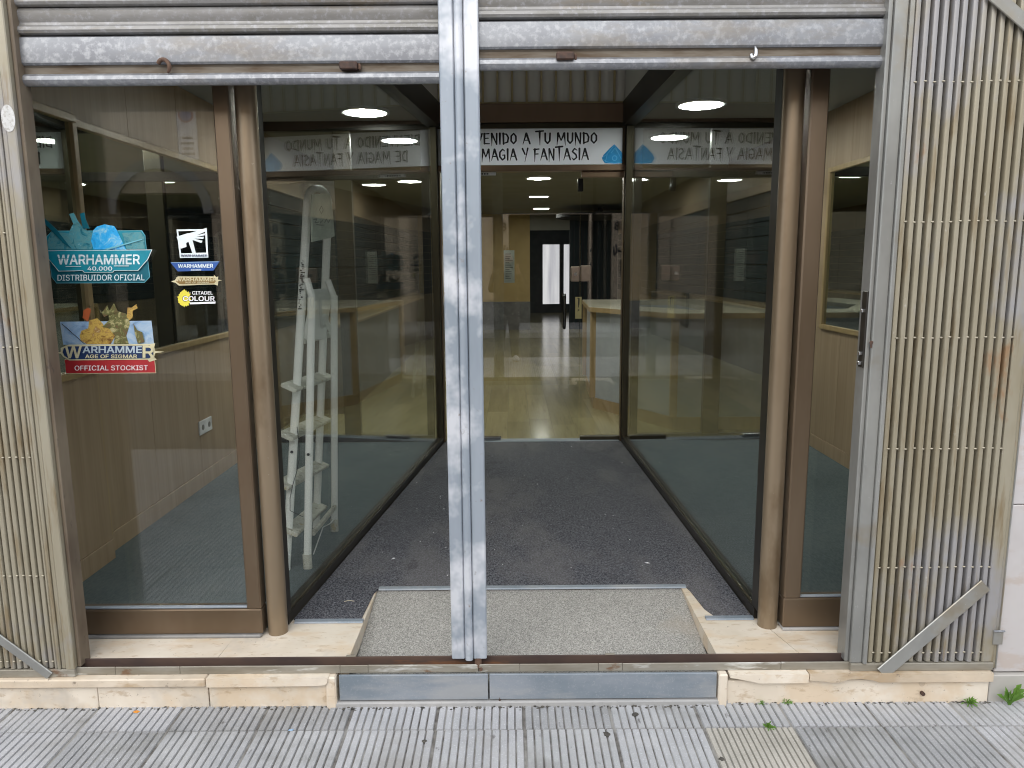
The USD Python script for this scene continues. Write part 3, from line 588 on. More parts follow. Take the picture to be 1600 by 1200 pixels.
# back wall of the entrance: slatted panel, transom, banner, doors
sp = thing('slatted_panel', 'silver slatted panel with beige battens above the entrance door', 'panel', (.15, YB, 2.75))
xs0, xs1 = PLB[0] - .03, PRB[0] + .03; pitch = .1095; off = float(at(800, 130, Y=YB)[0])
i = int((xs0 - off) / pitch) - 1
while off + i * pitch < xs1:
    a, b = max(off + i * pitch + .008, xs0), min(off + (i + 1) * pitch - .008, xs1)
    if b - a > .02:
        P = [(a, 0), (b, 0), (b, .012)] + [(b - (b - a) * k / 6, .012 + .012 * math.sin(math.pi * k / 6)) for k in range(1, 6)] + [(a, .012)]
        obj('slat', prism(Polygon([(x, YB + .03 - y) for x, y in P]), 'z', 2.756, ENT), 'slat_silver', sp, smooth=30)
    c = off + i * pitch
    if xs0 < c < xs1: obj('batten', bx(c - .0075, c + .0075, YB - .004, YB + .035, 2.756, ENT, .002), 'slat_batten', sp)
    i += 1
obj('bottom_trim', bx(xs0, xs1, YB - .012, YB + .02, 2.738, 2.7555, .003), 'slat_batten', sp)
obj('backing', bx(xs0, xs1, YB + .036, YB + .06, 2.6, ENT), 'slatwall', sp)
tr = thing('transom_frame', 'brown metal transom frame above the glass door holding the banner', 'frame', (.15, YB, 2.25))
obj('beam', bx(PLB[0] + .012, PRB[0] - .012, YB - .045, YB + .05, 2.604, 2.737, .004), 'bronze_beam', tr)
obj('top_member', bx(PLB[0] + .012, PRB[0] - .012, YB - .03, YB + .05, 2.562, 2.600, .003), 'frame_olive', tr)
obj('bottom_member', bx(PLB[0] + .012, PRB[0] - .012, YB - .035, YB + .05, 2.252, 2.293, .003), 'bronze_beam', tr)
obj('side_member', bx(PLB[0] + .012, PLB[0] + .046, YB - .03, YB + .05, 2.2935, 2.5615, .003), 'bronze', tr)
obj('side_member', bx(PRB[0] - .050, PRB[0] - .012, YB - .03, YB + .05, 2.2935, 2.5615, .003), 'bronze', tr)
# glass doors
XH = float(at(906, 500, Y=YB)[0]); gx0, gx1 = PLB[0] + .04, PRB[0] - .035
dr = thing('glass_door', 'frameless glass door leaf with bar handle in the entrance', 'door', (XH, YB, ZS))
obj('glass', pane((gx0, YB + .012), (XH - .003, YB + .012), ZS + .012, 2.247, .010), 'door_glass', dr)
h0, h1 = at(882, 460, Y=YB - .06), at(882, 513, Y=YB - .06)
hx = float(h0[0])
obj('handle', tube([(hx, YB + .005, h0[2] - .012), (hx, YB - .05, h0[2] - .004), (hx, YB - .06, h0[2] - .02), (hx, YB - .06, h1[2] + .02), (hx, YB - .05, h1[2] + .004), (hx, YB + .005, h1[2] + .012)], .0125, 12), 'dark_chrome', dr, smooth=50)
q0, q1 = at(892, 416, Y=YB), at(908, 440, Y=YB)
lk = obj('lock_patch', bx(q0[0], XH - .004, YB - .018, YB + .03, q1[2], q0[2], .008), 'patch_steel', dr)
obj('cylinder', cyl(((q0[0] + XH) / 2, YB - .018, (q0[2] + q1[2]) / 2), ((q0[0] + XH) / 2, YB - .026, (q0[2] + q1[2]) / 2), .014), 'steel_shiny', lk)
b0, b1 = at(755, 683, Y=YB), at(783, 691, Y=YB)
obj('pivot_patch', bx(b0[0] - .06, b1[0], YB - .012, YB + .035, ZS + .014, b0[2] + .002, .004), 'steel_shiny', dr)
obj('pull_label', bx(at(899, 463, Y=YB)[0], at(909, 463, Y=YB)[0], YB + .005, YB + .0065, at(905, 498, Y=YB)[2], at(905, 464, Y=YB)[2]), 'brass_paper', dr)
lb = [stroke([(0, 0), (0, .07), (-.008, .07)], .0028), stroke([(.004, .02), (.006, .07)], .002), stroke([(-.006, -.03), (.006, -.022), (-.004, -.018)], .002)]
lx, lz = at(904, 480, Y=YB)[[0, 2]]
obj('label_mark', prism(affinity.translate(unary_union(lb), lx, lz), 'y', YB + .0040, YB + .0048), 'ink', dr)
n0, n1 = at(748, 268, Y=YB), at(775, 274, Y=YB)
obj('name_plate', bx(n0[0] - .08, n1[0], YB + .001, YB + .004, n1[2], n0[2] - .006), 'white', dr)
for i in range(6):
    obj('plate_mark', bx(n0[0] - .04 + i * .02, n0[0] - .028 + i * .02, YB - .001, YB + .0005, (n0[2] + n1[2]) / 2 - .008, (n0[2] + n1[2]) / 2 + .002), 'slatwall', dr)
fx = thing('fixed_panel', 'narrow fixed glass panel right of the glass door, with bronze top rail', 'glass panel', (gx1, YB, ZS))
ang = math.radians(1.2)
obj('glass', pane((XH + .003, YB + .014), (gx1 + .02, YB + .014), .19, 2.247, .010), 'door_glass', fx)
obj('top_rail', bx(XH + .006, gx1 + .02, YB - .015, YB + .04, 2.205, 2.2495, .003), 'bronze_beam', fx)
obj('bottom_rail', bx(XH + .006, gx1 + .02, YB - .015, YB + .04, ZS + .001, .188, .003), 'frame_olive', fx)
obj('strike_patch', bx(XH + .004, at(925, 428, Y=YB)[0] - .01, YB - .018, YB + .03, q1[2] + .002, q0[2] + .006, .006), 'patch_steel', fx)
k0, k1 = at(903, 279, Y=YB), at(911, 299, Y=YB)
obj('top_patch', bx(k0[0], k1[0], YB - .014, YB + .03, k1[2], k0[2], .004), 'dark_chrome', fx)
rs = thing('door_jamb', 'bronze door jamb at the right of the glass door', 'jamb', (PRB[0] - .02, YB, ZS))
obj('post', bx(PRB[0] - .032, PRB[0] - .012, YB - .03, YB + .05, ZS, 2.251, .003), 'bronze', rs)
rs = thing('door_jamb', 'bronze door jamb at the left of the glass door, beside the grey post', 'jamb', (PLB[0] + .02, YB, ZS))
obj('post', bx(PLB[0] + .012, PLB[0] + .036, YB - .03, YB + .05, ZS, 2.251, .003), 'bronze', rs)
obj('threshold', bx(PLB[0] + .04, PRB[0] - .04, YB - .05, YB + .05, ZS - .001, ZS + .010, .003), 'zinc_plain', label='worn metal threshold under the glass door', cat='threshold')
# glazed backs of the two showcases
for lab, xa_, xb_, posts in (('glazed partition behind the left show window', XL + .03, PLB[0] - .05, (-1.28,)), ('glazed partition behind the right show window', PRB[0] + .05, XR - .03, (1.59,))):
    t = thing('back_partition', lab, 'partition', ((xa_ + xb_) / 2, YB + .03, ZS))
    obj('glass', pane((xa_, YB + .03), (xb_, YB + .03), .20, 2.21), 'door_glass', t)
    obj('bottom_rail', bx(xa_, xb_, YB, YB + .06, ZS + .002, .20, .003), 'bronze_dark', t)
    obj('middle_rail', bx(xa_, xb_, YB - .003, YB + .063, 2.20, 2.27, .003), 'bronze_dark', t)
    obj('top_rail', bx(xa_, xb_, YB, YB + .06, 2.56, CEIL, .003), 'bronze_dark', t)
    for x in posts: obj('post', bx(x - .065, x + .065, YB + .001, YB + .059, .201, 2.559, .004), 'frame_olive', t)
    for x in (xa_ + .03, xb_ - .03): obj('post', bx(x - .03, x + .03, YB + .001, YB + .059, .201, 2.559, .004), 'bronze_dark', t)

# banner with hand-cut lettering
STROKES = {
 'A': ([[(0, -.06, .02), (.30, 1, .075)], [(.30, 1, .075), (.62, -.02, .055)], [(.12, .32, .03), (.50, .34, .045)]], .62),
 'B': ([[(.06, 1.02, .07), (.06, -.04, .05)], [(0, .98, .04), (.40, .93, .05), (.44, .66, .05), (.10, .53, .035)], [(.10, .53, .035), (.50, .40, .055), (.46, .10, .055), (.02, .0, .03)]], .55),
 'D': ([[(.08, 1.02, .07), (.10, -.05, .05)], [(0, .97, .04), (.36, .93, .055), (.52, .60, .06), (.46, .16, .055), (.06, .02, .04)]], .58),
 'E': ([[(.06, 1.0, .07), (.06, 0, .055)], [(0, .97, .045), (.46, 1.0, .045)], [(.06, .53, .04), (.40, .55, .04)], [(.03, .03, .045), (.50, .02, .04)]], .52),
 'F': ([[(.10, 1.0, .075), (.08, -.22, .015)], [(0, .95, .05), (.48, 1.0, .05)], [(.08, .52, .045), (.40, .54, .045)]], .50),
 'G': ([[(.50, .84, .03), (.30, 1.0, .05), (.05, .72, .06), (.04, .30, .06), (.28, .0, .055), (.50, .18, .055), (.50, .46, .05)], [(.50, .46, .045), (.30, .44, .035)]], .58),
 'I': ([[(.07, 1.02, .075), (.07, -.03, .05)]], .16),
 'M': ([[(.0, -.20, .015), (.10, 1.0, .08)], [(.10, 1.0, .07), (.36, .28, .035)], [(.36, .28, .035), (.64, 1.0, .075)], [(.64, 1.0, .075), (.74, -.2, .015)]], .76),
 'N': ([[(.05, -.22, .012), (.07, 1.0, .075)], [(.07, 1.0, .065), (.48, -.05, .04)], [(.48, -.06, .045), (.50, 1.0, .06)]], .57),
 'O': ([[(.28, 1.0, .05), (.06, .74, .06), (.05, .28, .06), (.27, .0, .05), (.48, .28, .06), (.48, .72, .06), (.28, 1.0, .05)]], .54),
 'S': ([[(.50, .86, .03), (.26, 1.02, .05), (.06, .74, .055), (.40, .44, .06), (.46, .18, .055), (.20, -.04, .05), (.0, .16, .02)]], .52),
 'T': ([[(-.04, 1.16, .06), (.62, 1.22, .06)], [(.30, 1.2, .08), (.32, -.16, .015)]], .60),
 'U': ([[(.05, 1.0, .065), (.06, .26, .06), (.26, .0, .055), (.46, .26, .06), (.48, 1.0, .06)]], .54),
 'V': ([[(.0, 1.0, .07), (.27, -.04, .03)], [(.27, -.04, .03), (.54, 1.0, .065)]], .55),
 'Y': ([[(.0, 1.05, .065), (.24, .5, .05)], [(.50, 1.08, .06), (.22, -.22, .012)]], .52)}
def taper(pts):
    out = []
    for (x0, y0, w0), (x1, y1, w1) in zip(pts[:-1], pts[1:]):
        d = np.array([x1 - x0, y1 - y0]); d /= np.linalg.norm(d); n = np.array([-d[1], d[0]])
        p, q = np.array([x0, y0]), np.array([x1, y1]); w0, w1 = w0 * 1.3, w1 * 1.3; out.append(Polygon([p + n * w0, q + n * w1, q - n * w1, p - n * w0]))
        out += [Point(x, y).buffer(w * .95, quad_segs=2) for x, y, w in ((x0, y0, w0), (x1, y1, w1))]
    return unary_union(out)
def fantasy(text):
    x, res = 0.0, []
    for ch in text:
        if ch == ' ': x += .42; res.append(None); continue
        s, w = STROKES[ch]; g = unary_union([taper(p) for p in s]); k = 1.0
        res.append(affinity.translate(g, x, 0)); x += w + .13
    return res, x - .13
bn = thing('banner', 'white welcome banner with black jagged lettering above the glass door', 'banner', (.2, YB - .03, 2.3))
bx0, bx1, bz0, bz1 = float(at(684, 230, Y=YB)[0]), float(at(971.5, 230, Y=YB)[0]), 2.297, 2.560
YBN = YB - .031
obj('sheet', prism(sbox(bx0, bz0, bx1, bz1).buffer(-.008).buffer(.008), 'y', YBN - .0, YBN + .004), 'banner_sheet', bn)
def line(text, xl, xr, ytop, ybot):
    res, L = fantasy(text); a, b = at(xl, ybot, Y=YB), at(xr, ybot, Y=YB); h = at(xl, ytop, Y=YB)[2] - a[2]; sx = (b[0] - a[0]) / L
    for g in res:
        if g is not None:
            obj('letter', prism(affinity.translate(affinity.scale(g, sx, h, origin=(0, 0)), a[0], (a[2] + b[2]) / 2), 'y', YBN - .0015, YBN - .0001), 'ink', bn)
line('BIENVENIDO A TU MUNDO', 703, 932, 209.5, 225.5)
line('DE MAGIA Y FANTASIA', 724, 918.5, 234, 250.5)
dp = lambda pts: Polygon([at(660 + x / 5, 180 + y / 5, Y=YB)[[0, 2]] for x, y in pts])
em = obj('emblem', prism(dp([(1495, 232), (1545, 285), (1556, 300), (1556, 378), (1500, 384), (1420, 378), (1398, 345), (1410, 315), (1460, 262)]), 'y', YBN - .0012, YBN - .0001), 'drop_blue', bn)
lines_ = [[(1495, 235), (1440, 310), (1425, 372)], [(1495, 235), (1545, 340), (1556, 350)], [(1400, 345), (1440, 370), (1500, 380), (1550, 372)], [(1440, 310), (1400, 335)], [(1470, 300), (1500, 262), (1530, 310)]]
pl = [LineString([at(660 + x / 5, 180 + y / 5, Y=YB)[[0, 2]] for x, y in l]).buffer(.0022) for l in lines_]
cq = at(660 + 1497 / 5, 180 + 340 / 5, Y=YB)[[0, 2]]
pl.append(Point(*cq).buffer(.020).difference(Point(*cq).buffer(.014)))
obj('emblem_line', prism(unary_union(pl).intersection(sbox(bx0, bz0, bx1, bz1)), 'y', YBN - .0018, YBN - .0013), 'drop_pale', bn)

# ---- lamps
def lamp(x, y, lab, group='round ceiling lamps of the shop'):
    t = thing('ceiling_lamp', lab, 'lamp', (x, y, CEIL), group=group)
    ring = Point(0, 0).buffer(.17, quad_segs=12).difference(Point(0, 0).buffer(.148, quad_segs=12))
    obj('ring', prism(affinity.translate(ring, x, y), 'z', CEIL - .018, CEIL - .0005), 'white', t)
    obj('diffuser', disc(x, y, CEIL - .012, CEIL - .001, .147), 'lamp_face', t)
lamp(-1.017, 5.46, 'round white ceiling lamp, lit, in the left show window above the ladder')
lamp(1.30, 5.29, 'round white ceiling lamp, lit, in the right show window')
lamp(-.95, 6.65, 'round lit ceiling lamp just behind the left show window partition')
lamp(1.353, 6.59, 'round lit ceiling lamp just behind the right show window partition')
lamp(.22, 6.62, 'round lit ceiling lamp hidden behind the banner, just inside the door')
lamp(-1.29, 9.8, 'round lit ceiling lamp deeper in the shop on the left')
lamp(1.6, 9.78, 'round lit ceiling lamp deeper in the shop above the counter')
for (x, y), n_ in zip(((.355, 9.56), (.448, 12.08), (.59, 14.63), (.70, 17.1)), ('first and nearest', 'second', 'third', 'last and farthest')):
    lamp(x, y, f'{n_} lit round lamp of the row behind the glass door')

# ---- counter
ct = thing('shop_counter', 'grey shop counter with cream top, cut corners and wood edging', 'counter', (1.5, 7, ZS))
C = [(1.362, 6.19), (.787, 7.19), (.86, 8.7), (2.28, 8.7), (2.28, 6.18)]
outer = Polygon(C); inner = outer.buffer(-.45, join_style='mitre')
obj('body', prism(outer.buffer(-.02, join_style='mitre').difference(inner), 'z', .26, 1.10), 'counter_grey', ct)
obj('plinth', prism(outer.buffer(-.012, join_style='mitre').difference(inner), 'z', ZS, .258), 'wood_frame', ct)
obj('top', prism(outer.buffer(.03, quad_segs=4).difference(inner), 'z', 1.102, 1.145), 'counter_top', ct)
obj('top_edge', prism(outer.buffer(.036, quad_segs=4).difference(outer.buffer(.0305, quad_segs=4)), 'z', 1.100, 1.143), 'wood_frame', ct)
for x, y in C[:3]:
    obj('corner_trim', bx(x - .025, x + .035, y - .012, y + .04, .259, 1.10, .004), 'wood_frame', ct)

# ---- wall socket
so = thing('wall_socket', 'white double wall socket low on the left show window wall', 'socket', (XL, 4.75, .55))
sa, sb = at(310, 660, X=XL + .004), at(330, 660, X=XL + .004)
zc = float(at(320, 665, X=XL)[2])
obj('plate', bx(XL + .0005, XL + .010, sa[1], sb[1], zc - .045, zc + .045, .003), 'white', so)
for yy in (sa[1] + .25 * (sb[1] - sa[1]), sa[1] + .75 * (sb[1] - sa[1])):
    obj('outlet', cyl((XL + .0102, yy, zc), (XL + .012, yy, zc), .018), 'grey_dado', so)

# ================================================================= GATES, SHUTTERS, POST, TRACK
def shutter(lab, x0, x1, zb, bar_h, y0, top):
    t = thing('roller_shutter', lab, 'shutter', ((x0 + x1) / 2, y0, zb), group='half raised roller shutters')
    # bottom bar: rounded lip, rusty crease, flat band
    lip = [(y0 + .03, zb + .004), (y0 + .004, zb), (y0 - .006, zb + .006), (y0 - .011, zb + .016), (y0 - .009, zb + .028), (y0 + .002, zb + .036), (y0 + .03, zb + .036)]
    z1 = zb + .0365
    obj('bottom_lip', prism(lip, 'x', x0, x1), 'shutter_bar', t, smooth=35)
    obj('crease', prism([(y0 + .03, z1), (y0 + .009, z1), (y0 + .0095, z1 + .02), (y0 + .004, z1 + .0255), (y0 + .03, z1 + .0255)], 'x', x0, x1), 'crease_rust', t)
    z2 = z1 + .026; zt = zb + bar_h
    obj('bottom_bar', prism([(y0 + .03, z2), (y0 + .001, z2), (y0 - .005, z2 + .006), (y0 - .007, (z2 + zt) / 2), (y0 - .004, zt - .006), (y0 + .006, zt), (y0 + .03, zt)], 'x', x0, x1), 'shutter_bar', t, smooth=35)
    z = zt + .003; i = 0
    while z < top:
        h = .0835
        obj('slat', prism([(y0 + .03, z), (y0 + .002, z), (y0 - .007, z + .004), (y0 - .0105, z + .012), (y0 - .008, z + .022), (y0 + .003, z + .030), (y0 + .005, z + .038), (y0 - .001, z + .056), (y0 - .002, z + .07), (y0 + .006, z + h - .003), (y0 + .03, z + h - .003)], 'x', x0, x1), 'shutter_steel', t, smooth=30)
        z += h
    return t
YSH = 2.482
zL, zR = float(at(350, 131, Y=YSH - .01)[2]), float(at(1060, 106, Y=YSH - .01)[2])
shL = shutter('left grey steel roller shutter, half raised, with a rusty hook', -1.553, -.2235, zL, .150, YSH, 2.8)
shR = shutter('right grey steel roller shutter, half raised, with a shiny hook', -.0955, 1.186, zR, .148, YSH, 2.8)
def arc(c, r, a0, a1, n, ax=0): return [(c[0] + r * math.cos(math.radians(a0 + (a1 - a0) * k / n)) * (1 if ax == 0 else .3), c[1] - .012 - r * .5 * math.sin(math.pi * k / n), c[2] + r * math.sin(math.radians(a0 + (a1 - a0) * k / n))) for k in range(n + 1)]
hk = at(256, 104, Y=YSH - .01)
obj('hook', tube(arc((hk[0], YSH + .004, hk[2]), .020, 150, -60, 10), [.0065] * 9 + [.005, .0035], 8), 'rusty', shL, smooth=50)
for par, (hx_, hy_), mt in ((shL, (545, 104), 'rust_dark'), (shR, (883, 89), 'rust_dark')):
    c = at(hx_, hy_, Y=YSH - .01)
    br = obj('lock_bracket', bx(c[0] - .028, c[0] + .028, YSH - .024, YSH + .006, c[2] - .010, c[2] + .013, .003), mt, par)
    obj('bracket_bolt', bx(c[0] + .029, c[0] + .037, YSH - .012, YSH + .004, c[2] - .009, c[2] + .009, .002), 'rusty', br)
hk = at(1177, 80, Y=YSH - .01)
obj('hook', tube(arc((hk[0], YSH + .004, hk[2]), .022, -150, 40, 10, 1), [.007] * 9 + [.005, .0035], 8), 'steel_shiny', shR, smooth=50)

# centre post
pp = thing('centre_post', 'galvanised steel centre post with pale paint patches between the two shutters', 'post', (-.16, 2.46, ZS))
xc0, xc1, xc2, xc3 = -.221, -.1735, -.1450, -.0965
zt, zb_ = 2.95, .166
obj('flange', bx(xc0, xc1 - .0012, 2.452, 2.50, zb_, zt, .004), 'zinc', pp)
obj('flange', bx(xc2 + .0012, xc3, 2.452, 2.50, zb_, zt, .004), 'zinc', pp)
rib = [(xc1 + .0005, 2.50), (xc1 + .0005, 2.452), (xc1 + .004, 2.445), (xc1 + .010, 2.442), (xc2 - .010, 2.442), (xc2 - .004, 2.445), (xc2 - .0005, 2.452), (xc2 - .0005, 2.50)]
obj('rib', prism(rib, 'z', zb_, zt), 'zinc', pp, smooth=40)
obj('foot_pin', cyl((-.128, 2.462, .135), (-.128, 2.462, .17), .013, 14), 'rusty', pp)
# bottom track
tk = thing('bottom_track', 'rusty steel floor track running along the whole shop front', 'track', (-.1, 2.46, .118))
zf = .1475
for a, b in ((-2.10, -1.42), (-1.419, -1.19), (-1.1895, -.62), (-.6195, -.52), (-.5195, -.127), (-.1245, .02), (.0205, .30), (.301, .385), (.386, .95), (.951, 1.25), (1.251, 1.69)):
    obj('face_plate', bx(a, b, 2.4495, 2.455 + .002 * rng.random(), .1185, zf, .0015), 'track_steel', tk)
obj('track_bed', bx(-2.1, 1.69, 2.458, 2.486, .1185, .126), 'track_rust', tk)
obj('back_plate', bx(-1.56, 1.20, 2.4785, 2.485, .126, .1640, .0015), 'track_rust', tk)
for x in (-.585, .345):
    obj('stop_lug', bx(x - .018, x + .018, 2.4775, 2.487, .1645, .169, .001), 'track_steel', tk)
obj('hinge_bolt', cyl((-.118, 2.4495, .132), (-.118, 2.442, .132), .006, 12), 'rusty', tk)
# barrier panels
for a, b, lab in ((-.622, -.0935, 'left galvanised sheet panel closing the ramp opening under the track'), (-.0875, .7195, 'right galvanised sheet panel closing the ramp opening under the track, the longer one')):
    pn = thing('barrier_panel', lab, 'panel', ((a + b) / 2, 2.44, .02))
    obj('sheet', bx(a, b, 2.436, 2.446, .0215, .1165, .0012), 'zinc_plain', pn)
    if b > 0: obj('latch', tube([(-.052, 2.44, .03), (-.052, 2.437, .004), (-.044, 2.434, -.002), (-.038, 2.437, .004)], .004, 8), 'rust_dark', pn, smooth=60)
    obj('fold', bx(a, b, 2.4462, 2.470, .0230, .0260), 'zinc_plain', pn)

# folding gates
def channel(xc, w, d, y0):
    h = w / 2; return [(xc - h, y0 + d), (xc - h, y0 + .006), (xc - h * .72, y0 + .0015), (xc - h * .3, y0), (xc + h * .3, y0), (xc + h * .72, y0 + .0015), (xc + h, y0 + .006), (xc + h, y0 + d)]
def gate(lab, xs, w, z0, z1, y0, stiles, rows, braces, rail, loc):
    t = thing('folding_gate', lab, 'gate', loc, group='folded gates at both sides'); r = random.Random(int(abs(loc[0]) * 100))
    for x in xs:
        dx, dy = r.uniform(-.0012, .0012), r.uniform(-.002, .002)
        obj('bar', prism([(a + dx, b + dy) for a, b in channel(x, w, .03, y0)], 'z', z0 + r.uniform(0, .004), z1), 'gate_steel', t, smooth=35)
    for nm, a, b, ya, yb, mt in stiles:
        obj(nm, bx(a, b, ya, yb, z0 - .002, z1, .003), mt, t)
    pins = []
    for z in rows:
        for x in xs:
            p = trimesh.creation.icosphere(1, .0036); p.apply_scale((1.5, .8, .8)); p.apply_translation((x + w * .42 + r.uniform(-.001, .001), y0 + .0005, z + r.uniform(-.002, .002))); pins.append(p)
    obj('rivets', cat(pins), 'rivet_steel', t, smooth=True, kind='stuff')
    for p, q, wd in braces:
        obj('brace', bar(p, q, .007, wd, (0, 1, 0) if False else np.cross(np.array(q) - np.array(p), (0, 1, 0)), .3), 'gate_bare', t)
    a, b = rail
    obj('bottom_rail', bx(a, b, y0 - .004, y0 + .03, .119, .1475, .002), 'track_steel', t)
    obj('backing', bx(a + .02, b - .02, y0 + .036, y0 + .042, z0, z1), 'black', t)
    return t
ZT = 2.92
gx = lambda px, py=600: float(at(px, py, Y=2.448)[0])
rowz = [float(at(1480, y, Y=2.446)[2]) for y in (128, 346, 527, 700, 885, 1018)]
rowl = [float(at(30, y, Y=2.446)[2]) for y in (365, 543, 714, 899, 1032)]
lx1 = -1.628; xsl = [lx1 - .0118 - i * .0228 for i in range(18)]
gl = gate('left folded scissor gate of narrow beige steel bars with a white oval sticker', xsl, .0178, .150, ZT, 2.440,
     [('stile', -1.627, -1.6165, 2.438, 2.47, 'gate_steel'), ('stile', -1.6160, -1.6045, 2.435, 2.47, 'gate_steel'), ('stile', -1.6040, -1.5865, 2.441, 2.47, 'gate_steel'), ('stile', -1.5855, -1.5545, 2.434, 2.49, 'gate_steel'), ('inner_stile', -1.554, -1.541, 2.452, 2.515, 'stile_brown')],
     rowl, [(tuple(at(-60, 955, Y=2.432)), tuple(at(78, 1056, Y=2.432)), .032)], (-2.08, -1.556), (-1.8, 2.45, .15))
obj('oval_sticker', prism(affinity.translate(affinity.scale(Point(0, 0).buffer(1, quad_segs=10), .0215, .041), float(at(13, 184, Y=2.434)[0]) , float(at(12, 185, Y=2.434)[2])), 'y', 2.4326, 2.4336), 'worn_sticker', gl)
rx0 = gx(1378, 700); xsr = [rx0 + .010 + i * .0293 for i in range(14)]
x_end = xsr[-1] + .0145
gr_ = gate('right folded scissor gate of beige steel bars with diagonal braces', xsr, .0190, .150, ZT, 2.440,
     [('lock_stile', 1.176, 1.190, 2.452, 2.515, 'gate_bare'), ('stile', 1.1905, 1.232, 2.440, 2.50, 'gate_bare'), ('stile', 1.2325, 1.2465, 2.430, 2.47, 'gate_bare'), ('stile', x_end, x_end + .04, 2.440, 2.49, 'gate_steel')],
     rowz, [(tuple(at(1378, 1052, Y=2.428)), tuple(at(1540, 914, Y=2.428)), .050), (tuple(at(1548, -12, Y=2.428)), tuple(at(1640, 68, Y=2.428)), .042)], (1.192, x_end + .04), (1.5, 2.45, .15))
for y_ in (486, 553, 568):
    q = at(1348, y_, Y=2.452)
    obj('lock_bolt', bx(1.160, 1.177, 2.462, 2.474, q[2] - .006, q[2] + .006, .002), 'steel_shiny', gr_)
obj('lock_case', bx(1.170, 1.1755, 2.455, 2.49, at(1350, 575, Y=2.45)[2], at(1350, 455, Y=2.45)[2], .002), 'bronze_dark', gr_)
kq = at(1361, 537, Y=2.44)
obj('keyhole', prism(affinity.translate(unary_union([Point(0, .004).buffer(.006), sbox(-.003, -.014, .003, .004)]), kq[0], kq[2]), 'y', 2.4385, 2.4398), 'rust_dark', gr_)
jm = thing('gate_jamb', 'steel side jamb between the right folded gate and the marble wall', 'jamb', (1.69, 2.45, .12))
obj('channel', bx(x_end + .042, x_end + .058, 2.448, 2.53, .120, ZT, .002), 'gate_steel', jm)
obj('flange', bx(x_end + .0585, 1.7105, 2.444, 2.458, .120, ZT, .002), 'gate_bare', jm)
for yy in (492, 985):
    q = at(1585 if yy < 600 else 1537, yy, Y=2.444)
    hg = obj('hinge', bx(x_end + .030, x_end + .064, 2.434, 2.4435, q[2] - .05, q[2], .002), 'gate_bare', jm)
    obj('hinge_tip', bx(x_end + .026, x_end + .066, 2.428, 2.436, q[2], q[2] + .006, .002), 'shutter_bar', hg)
jl = thing('gate_jamb', 'steel side jamb at the far left end of the left folded gate', 'jamb', (-2.08, 2.45, .12))
obj('channel', bx(-2.102, -2.082, 2.446, 2.53, .120, ZT, .002), 'gate_steel', jl)

# ================================================================= STICKERS ON THE LEFT WINDOW
YG = YW - .0042            # front face of the glass
class Sticker:
    def __init__(s, name, label, pts): s.t = thing(name, label, 'sticker', tuple(at(*pts, Y=YG)), group='stickers on the left shop window'); s.n = 0
    def Y(s): s.n += 1; return YG - .0002 - .0008 * s.n
    def poly(s, nm, pts, mat, hole=None):
        Y = s.Y(); p = px_poly(pts, YG)
        if not p.is_valid: p = p.buffer(0)
        if hole is not None: p = p.difference(px_poly(hole, YG))
        return obj(nm, flat(p, Y, .0006), mat, s.t)
    def line(s, nm, pts, w, mat):
        Y = s.Y(); l = LineString([at(x, y, Y=YG)[[0, 2]] for x, y in pts]).buffer(w, cap_style='flat')
        return obj(nm, flat(l, Y, .0006), mat, s.t)
    def text(s, text, x0, x1, yt, yb, mat, bold=True, dy=0.0, nm='lettering'):
        return obj(nm, text_px(text, x0, x1, yt, yb, s.Y(), .0006, bold, dy=dy), mat, s.t)
c5 = lambda l: [(50 + x / 7.5, 320 + y / 7.5) for x, y in l]
S = Sticker('window_sticker', 'large teal sticker with white lettering on a winged plate, upper left of the window', (150, 400))
body = c5([(175, 370), (235, 305), (1290, 300), (1330, 360), (1345, 520), (1385, 845), (1320, 915), (290, 920), (235, 850), (205, 640), (180, 520)])
S.poly('border', body, 'teal_pale')
S.poly('panel', c5([(181, 372), (240, 312), (1285, 307), (1324, 362), (1339, 520), (1378, 843), (1316, 907), (294, 912), (242, 848), (211, 640), (186, 520)]), 'teal')
S.poly('shade', c5([(215, 640), (1355, 640), (1375, 843), (1313, 905), (296, 908), (244, 846)]), 'teal_dark')
S.poly('artwork', c5([(190, 420), (235, 320), (440, 330), (480, 240), (540, 180), (590, 250), (650, 300), (720, 330), (740, 420), (700, 525), (195, 522)]), 'art_teal')
S.poly('artwork', c5([(700, 420), (725, 300), (770, 255), (860, 230), (970, 250), (1010, 310), (1060, 420), (1110, 525), (730, 525)]), 'art_blue')
S.poly('artwork', c5([(1065, 330), (1280, 318), (1325, 380), (1330, 520), (1120, 522)]), 'art_teal')
S.poly('streak', c5([(40, 60), (110, 110), (300, 290), (440, 470), (475, 515), (380, 450), (190, 250), (60, 130)]), 'teal_dark')
S.poly('streak', c5([(450, 110), (500, 95), (520, 130), (560, 215), (500, 230)]), 'art_teal')
S.poly('streak', c5([(575, 105), (630, 90), (640, 160), (690, 280), (610, 280)]), 'teal_dark')
S.poly('streak', c5([(860, 520), (1300, 400), (1310, 410), (900, 530)]), 'teal_pale')
S.poly('wing_plate', c5([(100, 538), (1425, 525), (1375, 640), (1260, 772), (980, 775), (965, 792), (630, 796), (610, 775), (330, 780), (215, 640)]), 'sticker_white')
S.poly('wing_plate', c5([(116, 544), (1412, 532), (1366, 638), (1255, 765), (974, 768), (960, 786), (636, 789), (616, 768), (336, 773), (222, 638)]), 'teal')
S.text('WARHAMMER', *[50 + x / 7.5 for x in (300, 1265)], 320 + 585 / 7.5, 320 + 702 / 7.5, 'sticker_white', dy=-.5)
S.line('rule', c5([(300, 627), (1255, 618)]), .0011, 'teal')
